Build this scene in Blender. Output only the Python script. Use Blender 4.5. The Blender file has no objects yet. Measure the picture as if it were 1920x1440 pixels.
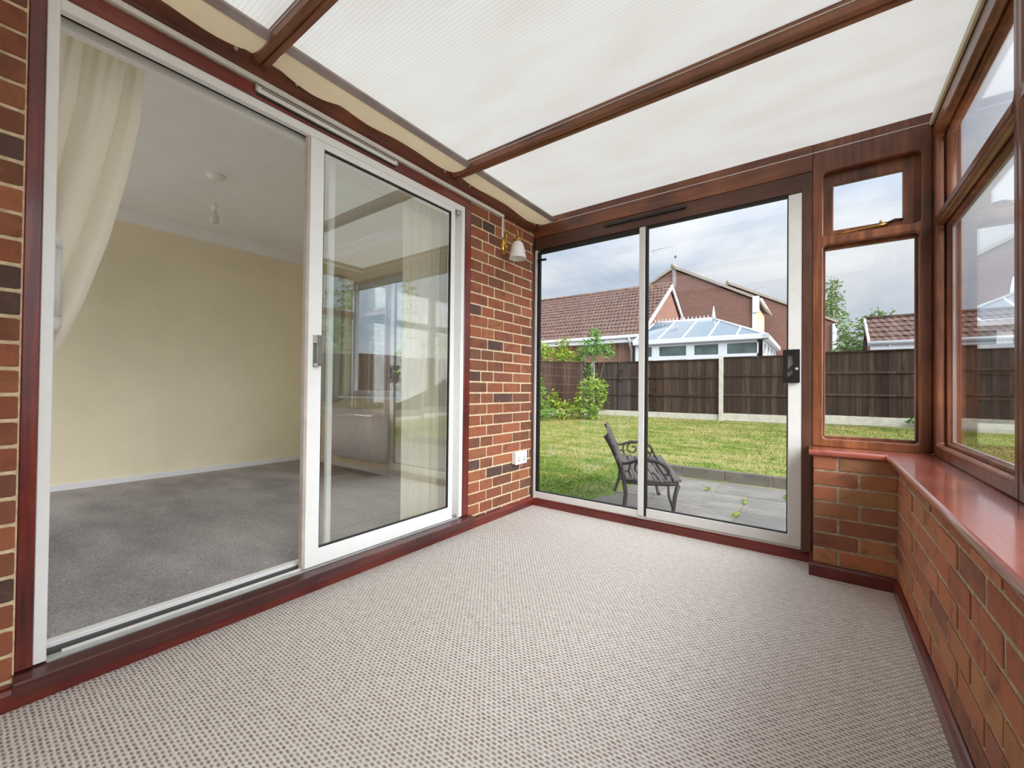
import bpy, bmesh, math, random
import numpy as np
from mathutils import Vector, Matrix

random.seed(7)
rng = np.random.default_rng(11)
SC = bpy.context.scene
COL = SC.collection

# ---------------------------------------------------------------- camera, sky, sun, exposure
H = 0.97                                             # camera height
YAW, PIT, ROL, FPX = 0.635155764, 0.0106492563, 0.0106082143, 782.274
def cam_axes():
    cy, sy = math.cos(YAW), math.sin(YAW)
    F = Vector((-sy*math.cos(PIT), cy*math.cos(PIT), math.sin(PIT)))
    r = Vector((cy, sy, 0)); u = r.cross(F)
    c, s = math.cos(ROL), math.sin(ROL)
    return c*r + s*u, -s*r + c*u, F
_r, _u, _F = cam_axes()
camd = bpy.data.cameras.new('camera'); cam = bpy.data.objects.new('camera', camd); COL.objects.link(cam)
camd.sensor_width = 36.0; camd.lens = FPX*36.0/1920.0; camd.clip_start = 0.02; camd.clip_end = 400
M = Matrix.Identity(4)
for i in range(3):
    M[i][0] = _r[i]; M[i][1] = _u[i]; M[i][2] = -_F[i]
M[2][3] = H
cam.matrix_world = M
SC.camera = cam

SKY_STRENGTH = 1.0
SUN_STRENGTH = 5.2
SC.view_settings.view_transform = 'Standard'
SC.view_settings.look = 'None'
SC.view_settings.gamma = 1.0
SC.view_settings.use_curve_mapping = False
SC.view_settings.exposure = 0.70
SC.cycles.max_bounces = 14
SC.cycles.diffuse_bounces = 7
SC.cycles.glossy_bounces = 5
SC.cycles.transmission_bounces = 10
SC.cycles.transparent_max_bounces = 24

def c(r, g, b):
    f = lambda v: (v/255/12.92) if v/255 <= 0.04045 else ((v/255+0.055)/1.055)**2.4
    return (f(r), f(g), f(b), 1.0)

class NT:
    def __init__(s, nt): s.nt = nt
    def n(s, t, **kw):
        nd = s.nt.nodes.new(t)
        for k, v in kw.items():
            if k.startswith('_'): setattr(nd, k[1:], v)
            else: s.set(nd, k, v)
        return nd
    def set(s, nd, k, v):
        sock = nd.inputs[int(k[1:])] if k[0] == 'i' and k[1:].isdigit() else nd.inputs[k.replace('__', ' ')]
        if isinstance(v, bpy.types.NodeSocket): s.nt.links.new(v, sock)
        else: sock.default_value = v
    def math(s, op, a, b=0.0, cl=False):
        nd = s.n('ShaderNodeMath', _operation=op, i0=a, i1=b); nd.use_clamp = cl; return nd.outputs[0]
    def mix(s, fac, a, b, blend='MIX'):
        nd = s.nt.nodes.new('ShaderNodeMix'); nd.data_type = 'RGBA'; nd.blend_type = blend
        for i, v in ((0, fac), (6, a), (7, b)):
            if isinstance(v, bpy.types.NodeSocket): s.nt.links.new(v, nd.inputs[i])
            else: nd.inputs[i].default_value = v
        return nd.outputs[2]
    def ramp(s, fac, stops, interp='LINEAR'):
        nd = s.nt.nodes.new('ShaderNodeValToRGB'); s.nt.links.new(fac, nd.inputs[0])
        cr = nd.color_ramp; cr.interpolation = interp
        while len(cr.elements) < len(stops): cr.elements.new(0.5)
        for e, (p, col) in zip(cr.elements, stops): e.position = p; e.color = col
        return nd.outputs[0]
    def noise(s, vec, scale, detail=3.0, rough=0.55, dist=0.0):
        return s.n('ShaderNodeTexNoise', Vector=vec, Scale=scale, Detail=detail, Roughness=rough, Distortion=dist).outputs['Fac']
    def mapv(s, vec, scale=(1, 1, 1), loc=(0, 0, 0)):
        return s.n('ShaderNodeMapping', Vector=vec, Scale=scale, Location=loc).outputs[0]

# sky: broken overcast, brighter overhead as an overcast sky is
w = bpy.data.worlds.new('sky'); SC.world = w; w.use_nodes = True
w.node_tree.nodes.clear(); T = NT(w.node_tree)
tc = T.n('ShaderNodeTexCoord').outputs['Generated']
sep = T.n('ShaderNodeSeparateXYZ', Vector=tc)
up = T.math('MAXIMUM', sep.outputs[2], 0.0)
cl1 = T.noise(T.mapv(tc, (2.2, 2.2, 6.0), (0.3, 1.1, 0.2)), 1.3, 5.0, 0.55, 0.3)
sky_col = T.ramp(cl1, [(0.30, c(166, 184, 208)), (0.46, c(194, 205, 221)), (0.60, c(220, 225, 232)), (0.75, c(234, 237, 240))])
gain = T.math('MULTIPLY_ADD', T.math('POWER', up, 1.8), 1.9); gain.node.inputs[2].default_value = 0.54
cl2 = T.mix(1.0, sky_col, gain, 'MULTIPLY')
bg = T.n('ShaderNodeBackground', Color=cl2, Strength=SKY_STRENGTH)
T.n('ShaderNodeOutputWorld', Surface=bg.outputs[0])

sund = bpy.data.lights.new('sun', 'SUN'); sund.energy = SUN_STRENGTH; sund.angle = math.radians(60); sund.color = (0.965, 0.985, 1.0)
sun = bpy.data.objects.new('sun', sund); COL.objects.link(sun)
sun.rotation_euler = Vector((-0.83, 0.42, -0.45)).to_track_quat('-Z', 'Y').to_euler()

# ---------------------------------------------------------------- materials
def new_mat(name):
    m = bpy.data.materials.new(name); m.use_nodes = True
    b = m.node_tree.nodes['Principled BSDF']
    return m, NT(m.node_tree), b
def pos(T): return T.n('ShaderNodeNewGeometry').outputs['Position']
def bump(T, b, h, strength=0.3, dist=0.01):
    T.set(b, 'Normal', T.n('ShaderNodeBump', Strength=strength, Distance=dist, Height=h).outputs[0])
MATS = {}
def plain(key, col, rough=0.5, metal=0.0, var=0.06, scale=14.0, spec=0.5, bmp=0.0):
    if key in MATS: return MATS[key]
    m, T, b = new_mat(key)
    f = T.noise(pos(T), scale, 4.0)
    dark = tuple(v*(1-2*var) for v in col[:3])+(1,); lite = tuple(min(1, v*(1+2*var)) for v in col[:3])+(1,)
    T.set(b, 'Base Color', T.ramp(f, [(0.3, dark), (0.7, lite)]))
    b.inputs['Roughness'].default_value = rough; b.inputs['Metallic'].default_value = metal
    b.inputs['Specular IOR Level'].default_value = spec
    if bmp: bump(T, b, f, bmp, 0.004)
    MATS[key] = m; return m
def wood(key, axis, cols, rough=0.3, grain=1.0, coat=0.0):
    k = key+axis
    if k in MATS: return MATS[k]
    m, T, b = new_mat(k)
    lo, hi = 1.3, 26.0*grain
    sc = {'x': (lo, hi, hi), 'y': (hi, lo, hi), 'z': (hi, hi, lo)}[axis]
    p = pos(T)
    f1 = T.noise(T.mapv(p, sc), 1.0, 5.0, 0.6, 1.2)
    f2 = T.noise(p, 3.2, 3.0)
    f3 = T.noise(T.mapv(p, tuple(v*5 for v in sc)), 1.0, 3.0, 0.6)
    f = T.math('ADD', T.math('MULTIPLY', f1, 0.55), T.math('MULTIPLY', f2, 0.45))
    col = T.ramp(f, [(0.34, cols[0]), (0.5, cols[1]), (0.66, cols[2])])
    col = T.mix(T.math('MULTIPLY', T.math('GREATER_THAN', f3, 0.62), 0.35), col, cols[0])
    T.set(b, 'Base Color', col)
    T.set(b, 'Roughness', T.math('MULTIPLY_ADD', f2, 0.22)); b.inputs['Roughness'].links[0].from_node.inputs[2].default_value = rough-0.11
    if coat: b.inputs['Coat Weight'].default_value = coat; b.inputs['Coat Roughness'].default_value = 0.12
    bump(T, b, f3, 0.08, 0.002)
    MATS[k] = m; return m
MAHOG = [c(70, 24, 22), c(108, 38, 32), c(146, 58, 44)]      # dark red varnished
SKIRT = [c(68, 20, 18), c(102, 34, 28), c(128, 48, 36)]
OAKEN = [c(70, 38, 24), c(118, 67, 41), c(158, 98, 60)]     # orange brown frame
BROWN = [c(66, 40, 30), c(88, 56, 44), c(112, 74, 58)]
DARKB = [c(44, 22, 18), c(66, 32, 24), c(92, 46, 32)]
SILLC = [c(138, 68, 54), c(160, 84, 68), c(178, 102, 82)]
def mahog(a): return wood('mahogany', a, MAHOG, 0.30, 1.0, 0.3)
def skirtm(a): return wood('skirting_timber', a, SKIRT, 0.32, 1.0, 0.3)
def oaken(a): return wood('frame_timber', a, OAKEN, 0.36, 1.0, 0.15)
def brownm(a): return wood('brown_lining', a, BROWN, 0.42)
def darkm(a): return wood('dark_timber', a, DARKB, 0.38)
WHITE = plain('white_aluminium', c(247, 248, 247), 0.32, var=0.01)
GREYW = plain('off_white_aluminium', c(224, 223, 219), 0.36, var=0.02)
PLAST = plain('white_plastic', c(240, 240, 238), 0.35, var=0.01)
BLACK = plain('black_plastic', c(26, 26, 27), 0.35, var=0.1)
RUBBER = plain('black_rubber', c(30, 30, 32), 0.6, var=0.1)
CHROME = plain('satin_metal', c(190, 186, 182), 0.28, 0.9, 0.04)
BRASS = plain('brass', c(214, 174, 88), 0.18, 1.0, 0.04)
ALUBAR = plain('mauve_aluminium', c(168, 156, 152), 0.4, 0.3, 0.08, 8)
CONCRETE = plain('concrete', c(184, 180, 166), 0.9, var=0.08, scale=9, bmp=0.2)
UPVC = plain('white_upvc', c(206, 209, 214), 0.3, var=0.01)
PLASTER_W = plain('ceiling_paint', c(242, 240, 241), 0.9, var=0.012, scale=5)
CREAMW = plain('cream_wall_paint', c(238, 228, 200), 0.9, var=0.015, scale=4)
SKIRTW = plain('white_gloss', c(232, 232, 234), 0.35, var=0.01)
MORTAR_L = plain('house_mortar', c(226, 204, 168), 0.95, var=0.12, scale=40, bmp=0.4)
MORTAR_R = plain('dwarf_wall_mortar', c(172, 158, 134), 0.95, var=0.14, scale=40, bmp=0.4)
IRON = plain('black_iron', c(52, 46, 46), 0.45, 0.4, 0.15)
SLATM = plain('bench_slat_wood', c(86, 76, 76), 0.5, var=0.2, scale=20)

def brick_mat(key, stops, tint_scale=1.0):
    m, T, b = new_mat(key)
    oi = T.n('ShaderNodeObjectInfo')
    base = T.ramp(oi.outputs['Random'], stops)
    p = pos(T)
    off = T.n('ShaderNodeVectorMath', _operation='MULTIPLY_ADD', i0=T.n('ShaderNodeCombineXYZ', X=oi.outputs['Random'], Y=oi.outputs['Random'], Z=oi.outputs['Random']).outputs[0], i1=(37, 53, 71), i2=p).outputs[0]
    n1 = T.noise(off, 9.0, 4.0, 0.6, 0.8)
    n2 = T.noise(off, 70.0, 4.0, 0.65, 2.5)
    col = T.mix(T.ramp(n1, [(0.52, (0, 0, 0, 1)), (0.7, (0.55, 0.55, 0.55, 1))]), base, c(98, 66, 54))
    col = T.mix(T.ramp(n1, [(0.25, (0.45, 0.45, 0.45, 1)), (0.42, (0, 0, 0, 1))]), col, c(196, 124, 76))
    col = T.mix(T.math('MULTIPLY', n2, 0.5), col, T.mix(1.0, col, c(150, 140, 130), 'MULTIPLY'))
    T.set(b, 'Base Color', col); b.inputs['Roughness'].default_value = 0.85
    bump(T, b, n2, 0.4, 0.004)
    return m
BRICK_L = brick_mat('house_brick', [(0.0, c(178, 108, 76)), (0.22, c(164, 96, 68)), (0.42, c(152, 94, 70)), (0.6, c(134, 86, 66)), (0.75, c(186, 118, 80)), (0.86, c(110, 82, 72)), (1.0, c(94, 72, 66))])
BRICK_R = brick_mat('dwarf_wall_brick', [(0.0, c(204, 134, 94)), (0.25, c(190, 114, 82)), (0.45, c(196, 140, 94)), (0.6, c(182, 106, 80)), (0.75, c(184, 138, 90)), (0.9, c(166, 106, 86)), (1.0, c(152, 98, 76))])

def glass_mat(key, ior=1.5, tint=(1, 1, 1, 1)):
    m, T, b = new_mat(key); m.node_tree.nodes.remove(b)
    g = T.n('ShaderNodeNewGeometry')
    i = T.n('ShaderNodeMix', i0=g.outputs['Backfacing'], i2=ior, i3=1.0/ior).outputs[0]
    fr = T.n('ShaderNodeFresnel', IOR=i).outputs[0]
    gl = T.n('ShaderNodeBsdfGlossy', Color=(1, 1, 1, 1), Roughness=0.0)
    tr = T.n('ShaderNodeBsdfTransparent', Color=tint)
    mx = T.n('ShaderNodeMixShader', i0=fr, i1=tr.outputs[0], i2=gl.outputs[0])
    T.nt.links.new(mx.outputs[0], T.nt.nodes['Material Output'].inputs[0])
    return m
GLASS = glass_mat('window_glass', 1.45, (0.985, 0.99, 0.988, 1))
GLASSP = glass_mat('patio_glass', 2.2, (0.95, 0.965, 0.945, 1))
GLASSR = glass_mat('sealed_unit_glass', 1.55, (0.98, 0.985, 0.983, 1))

def roof_mat():
    m, T, b = new_mat('twinwall_polycarbonate'); m.node_tree.nodes.remove(b)
    p = pos(T)
    s = T.n('ShaderNodeSeparateXYZ', Vector=p)
    ph = T.math('FRACT', T.math('MULTIPLY', s.outputs[1], 1/0.0165))
    line = T.ramp(ph, [(0.0, (1, 1, 1, 1)), (0.09, (0.12, 0.12, 0.12, 1)), (0.2, (0, 0, 0, 1)), (0.9, (0, 0, 0, 1)), (1.0, (1, 1, 1, 1))])
    dirt = T.noise(T.mapv(p, (1.0, 3.2, 1.0)), 2.4, 4.0, 0.6)
    streak = T.noise(T.mapv(p, (0.8, 60.0, 1.0)), 1.0, 2.0)
    base = T.ramp(dirt, [(0.32, c(243, 242, 239)), (0.6, c(247, 247, 245))])
    base = T.mix(T.math('MULTIPLY', streak, 0.12), base, c(222, 214, 200))
    col = T.mix(T.math('MULTIPLY', line, 0.4), base, c(196, 186, 168))
    tl = T.n('ShaderNodeBsdfTranslucent', Color=col)
    df = T.n('ShaderNodeBsdfDiffuse', Color=col)
    mx = T.n('ShaderNodeMixShader', i0=0.58, i1=tl.outputs[0], i2=df.outputs[0])
    T.nt.links.new(mx.outputs[0], T.nt.nodes['Material Output'].inputs[0])
    return m
ROOFM = roof_mat()
def cloth_mat(key, col, trans=0.35, sc=260.0):
    m, T, b = new_mat(key); m.node_tree.nodes.remove(b)
    p = pos(T)
    f = T.noise(p, 6.0, 3.0); wv = T.noise(p, sc, 2.0)
    cc = T.mix(T.math('MULTIPLY', f, 0.25), col, tuple(v*0.86 for v in col[:3])+(1,))
    bm_ = T.n('ShaderNodeBump', Strength=0.12, Distance=0.002, Height=wv).outputs[0]
    d = T.n('ShaderNodeBsdfDiffuse', Color=cc, Normal=bm_); t = T.n('ShaderNodeBsdfTranslucent', Color=cc)
    mx = T.n('ShaderNodeMixShader', i0=trans, i1=d.outputs[0], i2=t.outputs[0])
    T.nt.links.new(mx.outputs[0], T.nt.nodes['Material Output'].inputs[0])
    return m
CURTM = cloth_mat('cream_curtain_cloth', c(255, 248, 233), 0.34)
SWAGM = cloth_mat('cream_blind_cloth', c(250, 236, 206), 0.5)
NETM = cloth_mat('white_net_cloth', c(240, 240, 238), 0.5)
def opal():
    m, T, b = new_mat('frosted_glass')
    b.inputs['Base Color'].default_value = c(240, 238, 234); b.inputs['Roughness'].default_value = 0.35
    b.inputs['Subsurface Weight'].default_value = 0.4; b.inputs['Subsurface Radius'].default_value = (0.02, 0.02, 0.02)
    f = T.noise(pos(T), 90, 2); bump(T, b, f, 0.05, 0.001)
    return m
OPAL = opal()

def carpet_mat():
    m, T, b = new_mat('woven_loop_carpet')
    p = pos(T)
    wob = T.n('ShaderNodeTexNoise', Vector=p, Scale=26.0, Detail=2.0)
    pv = T.n('ShaderNodeVectorMath', _operation='MULTIPLY_ADD', i0=wob.outputs['Color'], i1=(0.010, 0.007, 0.0), i2=p).outputs[0]
    s = T.n('ShaderNodeSeparateXYZ', Vector=pv)
    row = T.math('MULTIPLY', s.outputs[1], 1/0.0125)
    rid = T.math('FLOOR', row)
    stag = T.math('MULTIPLY', T.math('MODULO', T.math('ABSOLUTE', rid), 2.0), 0.5)
    colu = T.math('ADD', T.math('MULTIPLY', s.outputs[0], 1/0.0200), stag)
    fy = T.math('SINE', T.math('MULTIPLY', T.math('FRACT', row), math.pi))
    fx = T.math('SINE', T.math('MULTIPLY', T.math('FRACT', colu), math.pi))
    h = T.math('MULTIPLY', T.math('POWER', fy, 1.1), T.math('POWER', fx, 0.45))
    nz = T.noise(p, 110.0, 3.0)
    nz2 = T.noise(p, 34.0, 2.0)
    h2 = T.math('ADD', h, T.math('ADD', T.math('MULTIPLY', T.math('SUBTRACT', nz, 0.5), 0.5), T.math('MULTIPLY', T.math('SUBTRACT', nz2, 0.5), 0.55)))
    big = T.noise(p, 1.1, 3.0)
    col = T.ramp(h2, [(0.30, c(236, 229, 222)), (0.60, c(212, 202, 194)), (0.98, c(140, 122, 114))])
    col = T.mix(T.ramp(big, [(0.4, (0, 0, 0, 1)), (0.7, (0.18, 0.18, 0.18, 1))]), col, c(190, 180, 171))
    T.set(b, 'Base Color', col); b.inputs['Roughness'].default_value = 0.95; b.inputs['Specular IOR Level'].default_value = 0.1
    bump(T, b, T.math('SUBTRACT', 1.0, h2), 0.6, 0.006)
    return m
CARPET = carpet_mat()
def grey_carpet():
    m, T, b = new_mat('grey_pile_carpet')
    p = pos(T)
    n1 = T.noise(p, 52.0, 3.0, 0.65, 4.5); n2 = T.noise(T.mapv(p, (1.0, 2.0, 1.0)), 1.6, 2.0)
    f = T.math('ADD', T.math('MULTIPLY', n1, 0.75), T.math('MULTIPLY', n2, 0.25))
    T.set(b, 'Base Color', T.ramp(f, [(0.32, c(108, 103, 102)), (0.5, c(170, 164, 162)), (0.66, c(222, 217, 214))]))
    b.inputs['Roughness'].default_value = 1.0; b.inputs['Specular IOR Level'].default_value = 0.05
    bump(T, b, n1, 0.5, 0.006)
    return m
GREYC = grey_carpet()
def grass_mat():
    m, T, b = new_mat('mown_grass')
    p = pos(T)
    n1 = T.noise(T.mapv(p, (0.9, 2.4, 0.0)), 1.5, 5.0, 0.62, 0.4)
    n2 = T.noise(p, 0.55, 3.0)
    s = T.n('ShaderNodeSeparateXYZ', Vector=p)
    far = T.n('ShaderNodeMapRange', Value=s.outputs[1], i1=3.6, i2=6.6, i3=-0.15, i4=0.085).outputs[0]
    f = T.math('ADD', T.math('ADD', T.math('MULTIPLY', n1, 0.7), T.math('MULTIPLY', n2, 0.3)), far)
    n3 = T.noise(p, 30.0, 2.0)
    col = T.ramp(f, [(0.33, c(72, 100, 28)), (0.45, c(96, 120, 40)), (0.54, c(126, 134, 62)), (0.64, c(160, 150, 96))])
    col = T.mix(T.math('MULTIPLY', n3, 0.4), col, c(70, 98, 30))
    T.set(b, 'Base Color', col); b.inputs['Roughness'].default_value = 0.8; b.inputs['Specular IOR Level'].default_value = 0.15
    return m
GRASS = grass_mat()
def leaf_mat(key, stops):
    m, T, b = new_mat(key)
    f = T.noise(pos(T), 5.0, 3.0, 0.7); oi = T.noise(pos(T), 31.0, 1.0)
    col = T.ramp(T.math('ADD', T.math('MULTIPLY', f, 0.5), T.math('MULTIPLY', oi, 0.5)), stops)
    T.set(b, 'Base Color', col); b.inputs['Roughness'].default_value = 0.55
    tl = T.n('ShaderNodeBsdfTranslucent', Color=col)
    mx = T.n('ShaderNodeMixShader', i0=0.35, i1=b.outputs[0], i2=tl.outputs[0])
    T.nt.links.new(mx.outputs[0], T.nt.nodes['Material Output'].inputs[0])
    return m
LEAF_GOLD = leaf_mat('golden_green_leaves', [(0.35, c(70, 108, 28)), (0.5, c(126, 160, 44)), (0.62, c(190, 190, 60))])
LEAF_GREEN = leaf_mat('mid_green_leaves', [(0.35, c(52, 92, 32)), (0.5, c(98, 142, 52)), (0.65, c(148, 178, 80))])
LEAF_DARK = leaf_mat('dark_tree_leaves', [(0.35, c(58, 88, 44)), (0.5, c(96, 126, 66)), (0.65, c(136, 160, 92))])
BARK = plain('bark', c(92, 74, 58), 0.9, var=0.2, scale=20, bmp=0.4)
def fence_mat():
    m, T, b = new_mat('dark_stained_fence')
    p = pos(T); oi = T.n('ShaderNodeObjectInfo')
    f = T.noise(T.mapv(p, (24, 24, 1.6)), 1.0, 4.0, 0.6, 0.6)
    g = T.math('ADD', T.math('MULTIPLY', f, 0.75), T.math('MULTIPLY', oi.outputs['Random'], 0.25))
    T.set(b, 'Base Color', T.ramp(g, [(0.25, c(36, 27, 24)), (0.5, c(56, 43, 37)), (0.75, c(84, 68, 58))]))
    b.inputs['Roughness'].default_value = 0.85; b.inputs['Specular IOR Level'].default_value = 0.15
    bump(T, b, f, 0.3, 0.004)
    return m
FENCE = fence_mat()
def tile_mat():
    m, T, b = new_mat('concrete_roof_tile')
    p = pos(T)
    f = T.noise(p, 7.0, 4.0, 0.7); l = T.noise(p, 2.3, 4.0, 0.7)
    col = T.ramp(f, [(0.3, c(70, 50, 44)), (0.5, c(94, 70, 61)), (0.72, c(126, 102, 90))])
    col = T.mix(T.ramp(l, [(0.66, (0, 0, 0, 1)), (0.72, (0.7, 0.7, 0.7, 1))]), col, c(190, 140, 50))
    T.set(b, 'Base Color', col); b.inputs['Roughness'].default_value = 0.9
    return m
TILE = tile_mat()
def far_brick(key, a, b_, mo):
    m, T, b = new_mat(key)
    p = pos(T); s = T.n('ShaderNodeSeparateXYZ', Vector=p)
    u = T.math('ADD', s.outputs[0], s.outputs[1])
    v = T.n('ShaderNodeCombineXYZ', X=u, Y=s.outputs[2]).outputs[0]
    br = T.n('ShaderNodeTexBrick', Vector=v, Color1=a, Color2=b_, Mortar=mo, Scale=1.0, **{'Mortar__Size': 0.011, 'Brick__Width': 0.235, 'Row__Height': 0.08, 'Bias': 0.0})
    n1 = T.noise(p, 1.6, 4.0)
    T.set(b, 'Base Color', T.mix(T.ramp(n1, [(0.4, (0, 0, 0, 1)), (0.7, (0.35, 0.35, 0.35, 1))]), br.outputs[0], c(104, 78, 70)))
    b.inputs['Roughness'].default_value = 0.9
    return m
FBRICK = far_brick('far_house_brick', c(96, 55, 47), c(112, 68, 58), c(132, 112, 101))
FBRICK2 = far_brick('bungalow_brick', c(116, 66, 50), c(132, 80, 61), c(154, 132, 115))
def slab_mat():
    m, T, b = new_mat('patio_stone')
    p = pos(T); oi = T.n('ShaderNodeObjectInfo')
    f = T.noise(T.mapv(p, (1, 2.2, 1)), 3.0, 5.0, 0.65, 0.5); g = T.noise(p, 26.0, 4.0, 0.6)
    h = T.math('ADD', T.math('ADD', T.math('MULTIPLY', f, 0.55), T.math('MULTIPLY', g, 0.3)), T.math('MULTIPLY', oi.outputs['Random'], 0.15))
    T.set(b, 'Base Color', T.ramp(h, [(0.3, c(86, 83, 80)), (0.5, c(108, 104, 98)), (0.7, c(138, 131, 118))]))
    b.inputs['Roughness'].default_value = 0.85
    bump(T, b, g, 0.3, 0.005)
    return m
SLAB = slab_mat()
KERB = plain('kerb_stone', c(92, 86, 76), 0.9, var=0.14, scale=8, bmp=0.3)
SOIL = plain('soil_joint', c(150, 134, 104), 0.95, var=0.2, scale=30)
CGLASS = plain('tinted_roof_glazing', c(102, 116, 126), 0.08, var=0.05, spec=0.8)
CGLASS2 = plain('dark_reflective_glazing', c(70, 88, 86), 0.06, var=0.25, scale=2.2, spec=0.9)
TANP = plain('tan_board', c(206, 172, 138), 0.8)
VERGE = plain('weathered_verge', c(150, 140, 128), 0.9, var=0.1)

# ---------------------------------------------------------------- geometry helpers
WL = {}
def wl(o): return WL.get(o.name, Vector((0, 0, 0))) if o else Vector((0, 0, 0))
def link(o, parent, loc_world):
    COL.objects.link(o)
    if parent is not None:
        o.parent = parent; o.location = Vector(loc_world) - wl(parent)
    else: o.location = loc_world
    WL[o.name] = Vector(loc_world)
    return o
def tag(o, label=None, cat=None, group=None, kind=None):
    if label: o['label'] = label
    if cat: o['category'] = cat
    if group: o['group'] = group
    if kind: o['kind'] = kind
    return o
def empty(name, loc, rz=0.0):
    e = bpy.data.objects.new(name, None); e.empty_display_size = 0.1
    link(e, None, Vector(loc)); e.rotation_euler = (0, 0, rz)
    return e
def from_mesh(name, me, mat, parent=None, world=True):
    """mesh in world coordinates -> object whose origin sits at its own base centre (world) or at the parent (local)"""
    if not world:
        o = bpy.data.objects.new(name, me); me.materials.append(mat) if mat else None
        COL.objects.link(o); o.parent = parent
        return o
    co = np.empty(len(me.vertices)*3, np.float32); me.vertices.foreach_get('co', co); co = co.reshape(-1, 3)
    mn, mx = co.min(0), co.max(0)
    org = Vector(((mn[0]+mx[0])/2, (mn[1]+mx[1])/2, mn[2]))
    me.transform(Matrix.Translation(-org))
    if mat: me.materials.append(mat)
    o = bpy.data.objects.new(name, me)
    return link(o, parent, org)
def bm_mesh(bm, name, smooth=False, recalc=True):
    if recalc: bmesh.ops.recalc_face_normals(bm, faces=bm.faces)
    if smooth:
        for f in bm.faces: f.smooth = True
    me = bpy.data.meshes.new(name); bm.to_mesh(me); bm.free(); return me
def bm_box(bm, x0, x1, y0, y1, z0, z1, bev=0.0, seg=1):
    r = bmesh.ops.create_cube(bm, size=1.0)
    vs = r['verts']
    bmesh.ops.scale(bm, vec=(abs(x1-x0), abs(y1-y0), abs(z1-z0)), verts=vs)
    bmesh.ops.translate(bm, vec=((x0+x1)/2, (y0+y1)/2, (z0+z1)/2), verts=vs)
    if bev > 0:
        es = list({e for v in vs for e in v.link_edges})
        bmesh.ops.bevel(bm, geom=es, offset=bev, segments=seg, affect='EDGES', profile=0.5)
def box(name, x0, x1, y0, y1, z0, z1, mat, parent=None, bev=0.0, seg=1, world=True):
    bm = bmesh.new(); bm_box(bm, x0, x1, y0, y1, z0, z1, bev, seg)
    return from_mesh(name, bm_mesh(bm, name), mat, parent, world)
def boxes(name, lst, mat, parent=None, bev=0.0, world=True):
    bm = bmesh.new()
    for b in lst: bm_box(bm, *b, bev)
    return from_mesh(name, bm_mesh(bm, name), mat, parent, world)
def prism(name, poly, axis, a0, a1, mat, parent=None, world=True, bev=0.0):
    """extrude a 2D polygon along an axis: 'x' -> (y,z), 'y' -> (x,z), 'z' -> (x,y)"""
    bm = bmesh.new()
    P = {'x': lambda p, a: (a, p[0], p[1]), 'y': lambda p, a: (p[0], a, p[1]), 'z': lambda p, a: (p[0], p[1], a)}[axis]
    A = [bm.verts.new(P(p, a0)) for p in poly]; B = [bm.verts.new(P(p, a1)) for p in poly]
    n = len(poly)
    bm.faces.new(A[::-1]); bm.faces.new(B)
    for i in range(n): bm.faces.new((A[i], A[(i+1) % n], B[(i+1) % n], B[i]))
    bmesh.ops.recalc_face_normals(bm, faces=bm.faces)
    if bev: bmesh.ops.bevel(bm, geom=list(bm.edges), offset=bev, segments=1, affect='EDGES')
    return from_mesh(name, bm_mesh(bm, name), mat, parent, world)
def tube_bm(bm, pts, rad, n=8, closed=False):
    pts = [Vector(p) for p in pts]; rads = rad if isinstance(rad, (list, tuple)) else [rad]*len(pts)
    rings = []; prev = None
    for i, p in enumerate(pts):
        d = (pts[min(i+1, len(pts)-1)] - pts[max(i-1, 0)]).normalized()
        if prev is None:
            a = d.orthogonal().normalized()
        else:
            a = (prev - d*prev.dot(d)); a = a.normalized() if a.length > 1e-6 else d.orthogonal().normalized()
        prev = a; b = d.cross(a)
        rings.append([bm.verts.new(p + rads[i]*(math.cos(2*math.pi*k/n)*a + math.sin(2*math.pi*k/n)*b)) for k in range(n)])
    for i in range(len(rings)-1):
        for k in range(n):
            bm.faces.new((rings[i][k], rings[i][(k+1) % n], rings[i+1][(k+1) % n], rings[i+1][k]))
    bm.faces.new(rings[0][::-1]); bm.faces.new(rings[-1])
def tube(name, pts, rad, mat, parent=None, n=8, world=True):
    bm = bmesh.new(); tube_bm(bm, pts, rad, n)
    return from_mesh(name, bm_mesh(bm, name, True), mat, parent, world)
def lathe(name, prof, centre, mat, parent=None, n=28, axis='z', world=True, sx=1.0):
    """prof: list of (radius, along)"""
    bm = bmesh.new(); rings = []
    C = Vector(centre)
    for r, h in prof:
        ring = []
        for k in range(n):
            a = 2*math.pi*k/n; q = (max(r, 1e-4)*math.cos(a)*sx, max(r, 1e-4)*math.sin(a), h)
            if axis == 'x': q = (q[2], q[0], q[1])
            elif axis == 'y': q = (q[0], q[2], q[1])
            ring.append(bm.verts.new(C+Vector(q)))
        rings.append(ring)
    for i in range(len(rings)-1):
        for k in range(n): bm.faces.new((rings[i][k], rings[i][(k+1) % n], rings[i+1][(k+1) % n], rings[i+1][k]))
    bm.faces.new(rings[0][::-1]); bm.faces.new(rings[-1])
    return from_mesh(name, bm_mesh(bm, name, True), mat, parent, world)
def rounded(u0, u1, v0, v1, r, n=5):
    if r <= 0: return [(u0, v0), (u1, v0), (u1, v1), (u0, v1)]
    out = []
    for cx, cy, a0 in ((u1-r, v0+r, -90), (u1-r, v1-r, 0), (u0+r, v1-r, 90), (u0+r, v0+r, 180)):
        for k in range(n+1):
            a = math.radians(a0+90*k/n); out.append((cx+r*math.cos(a), cy+r*math.sin(a)))
    return out
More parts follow.
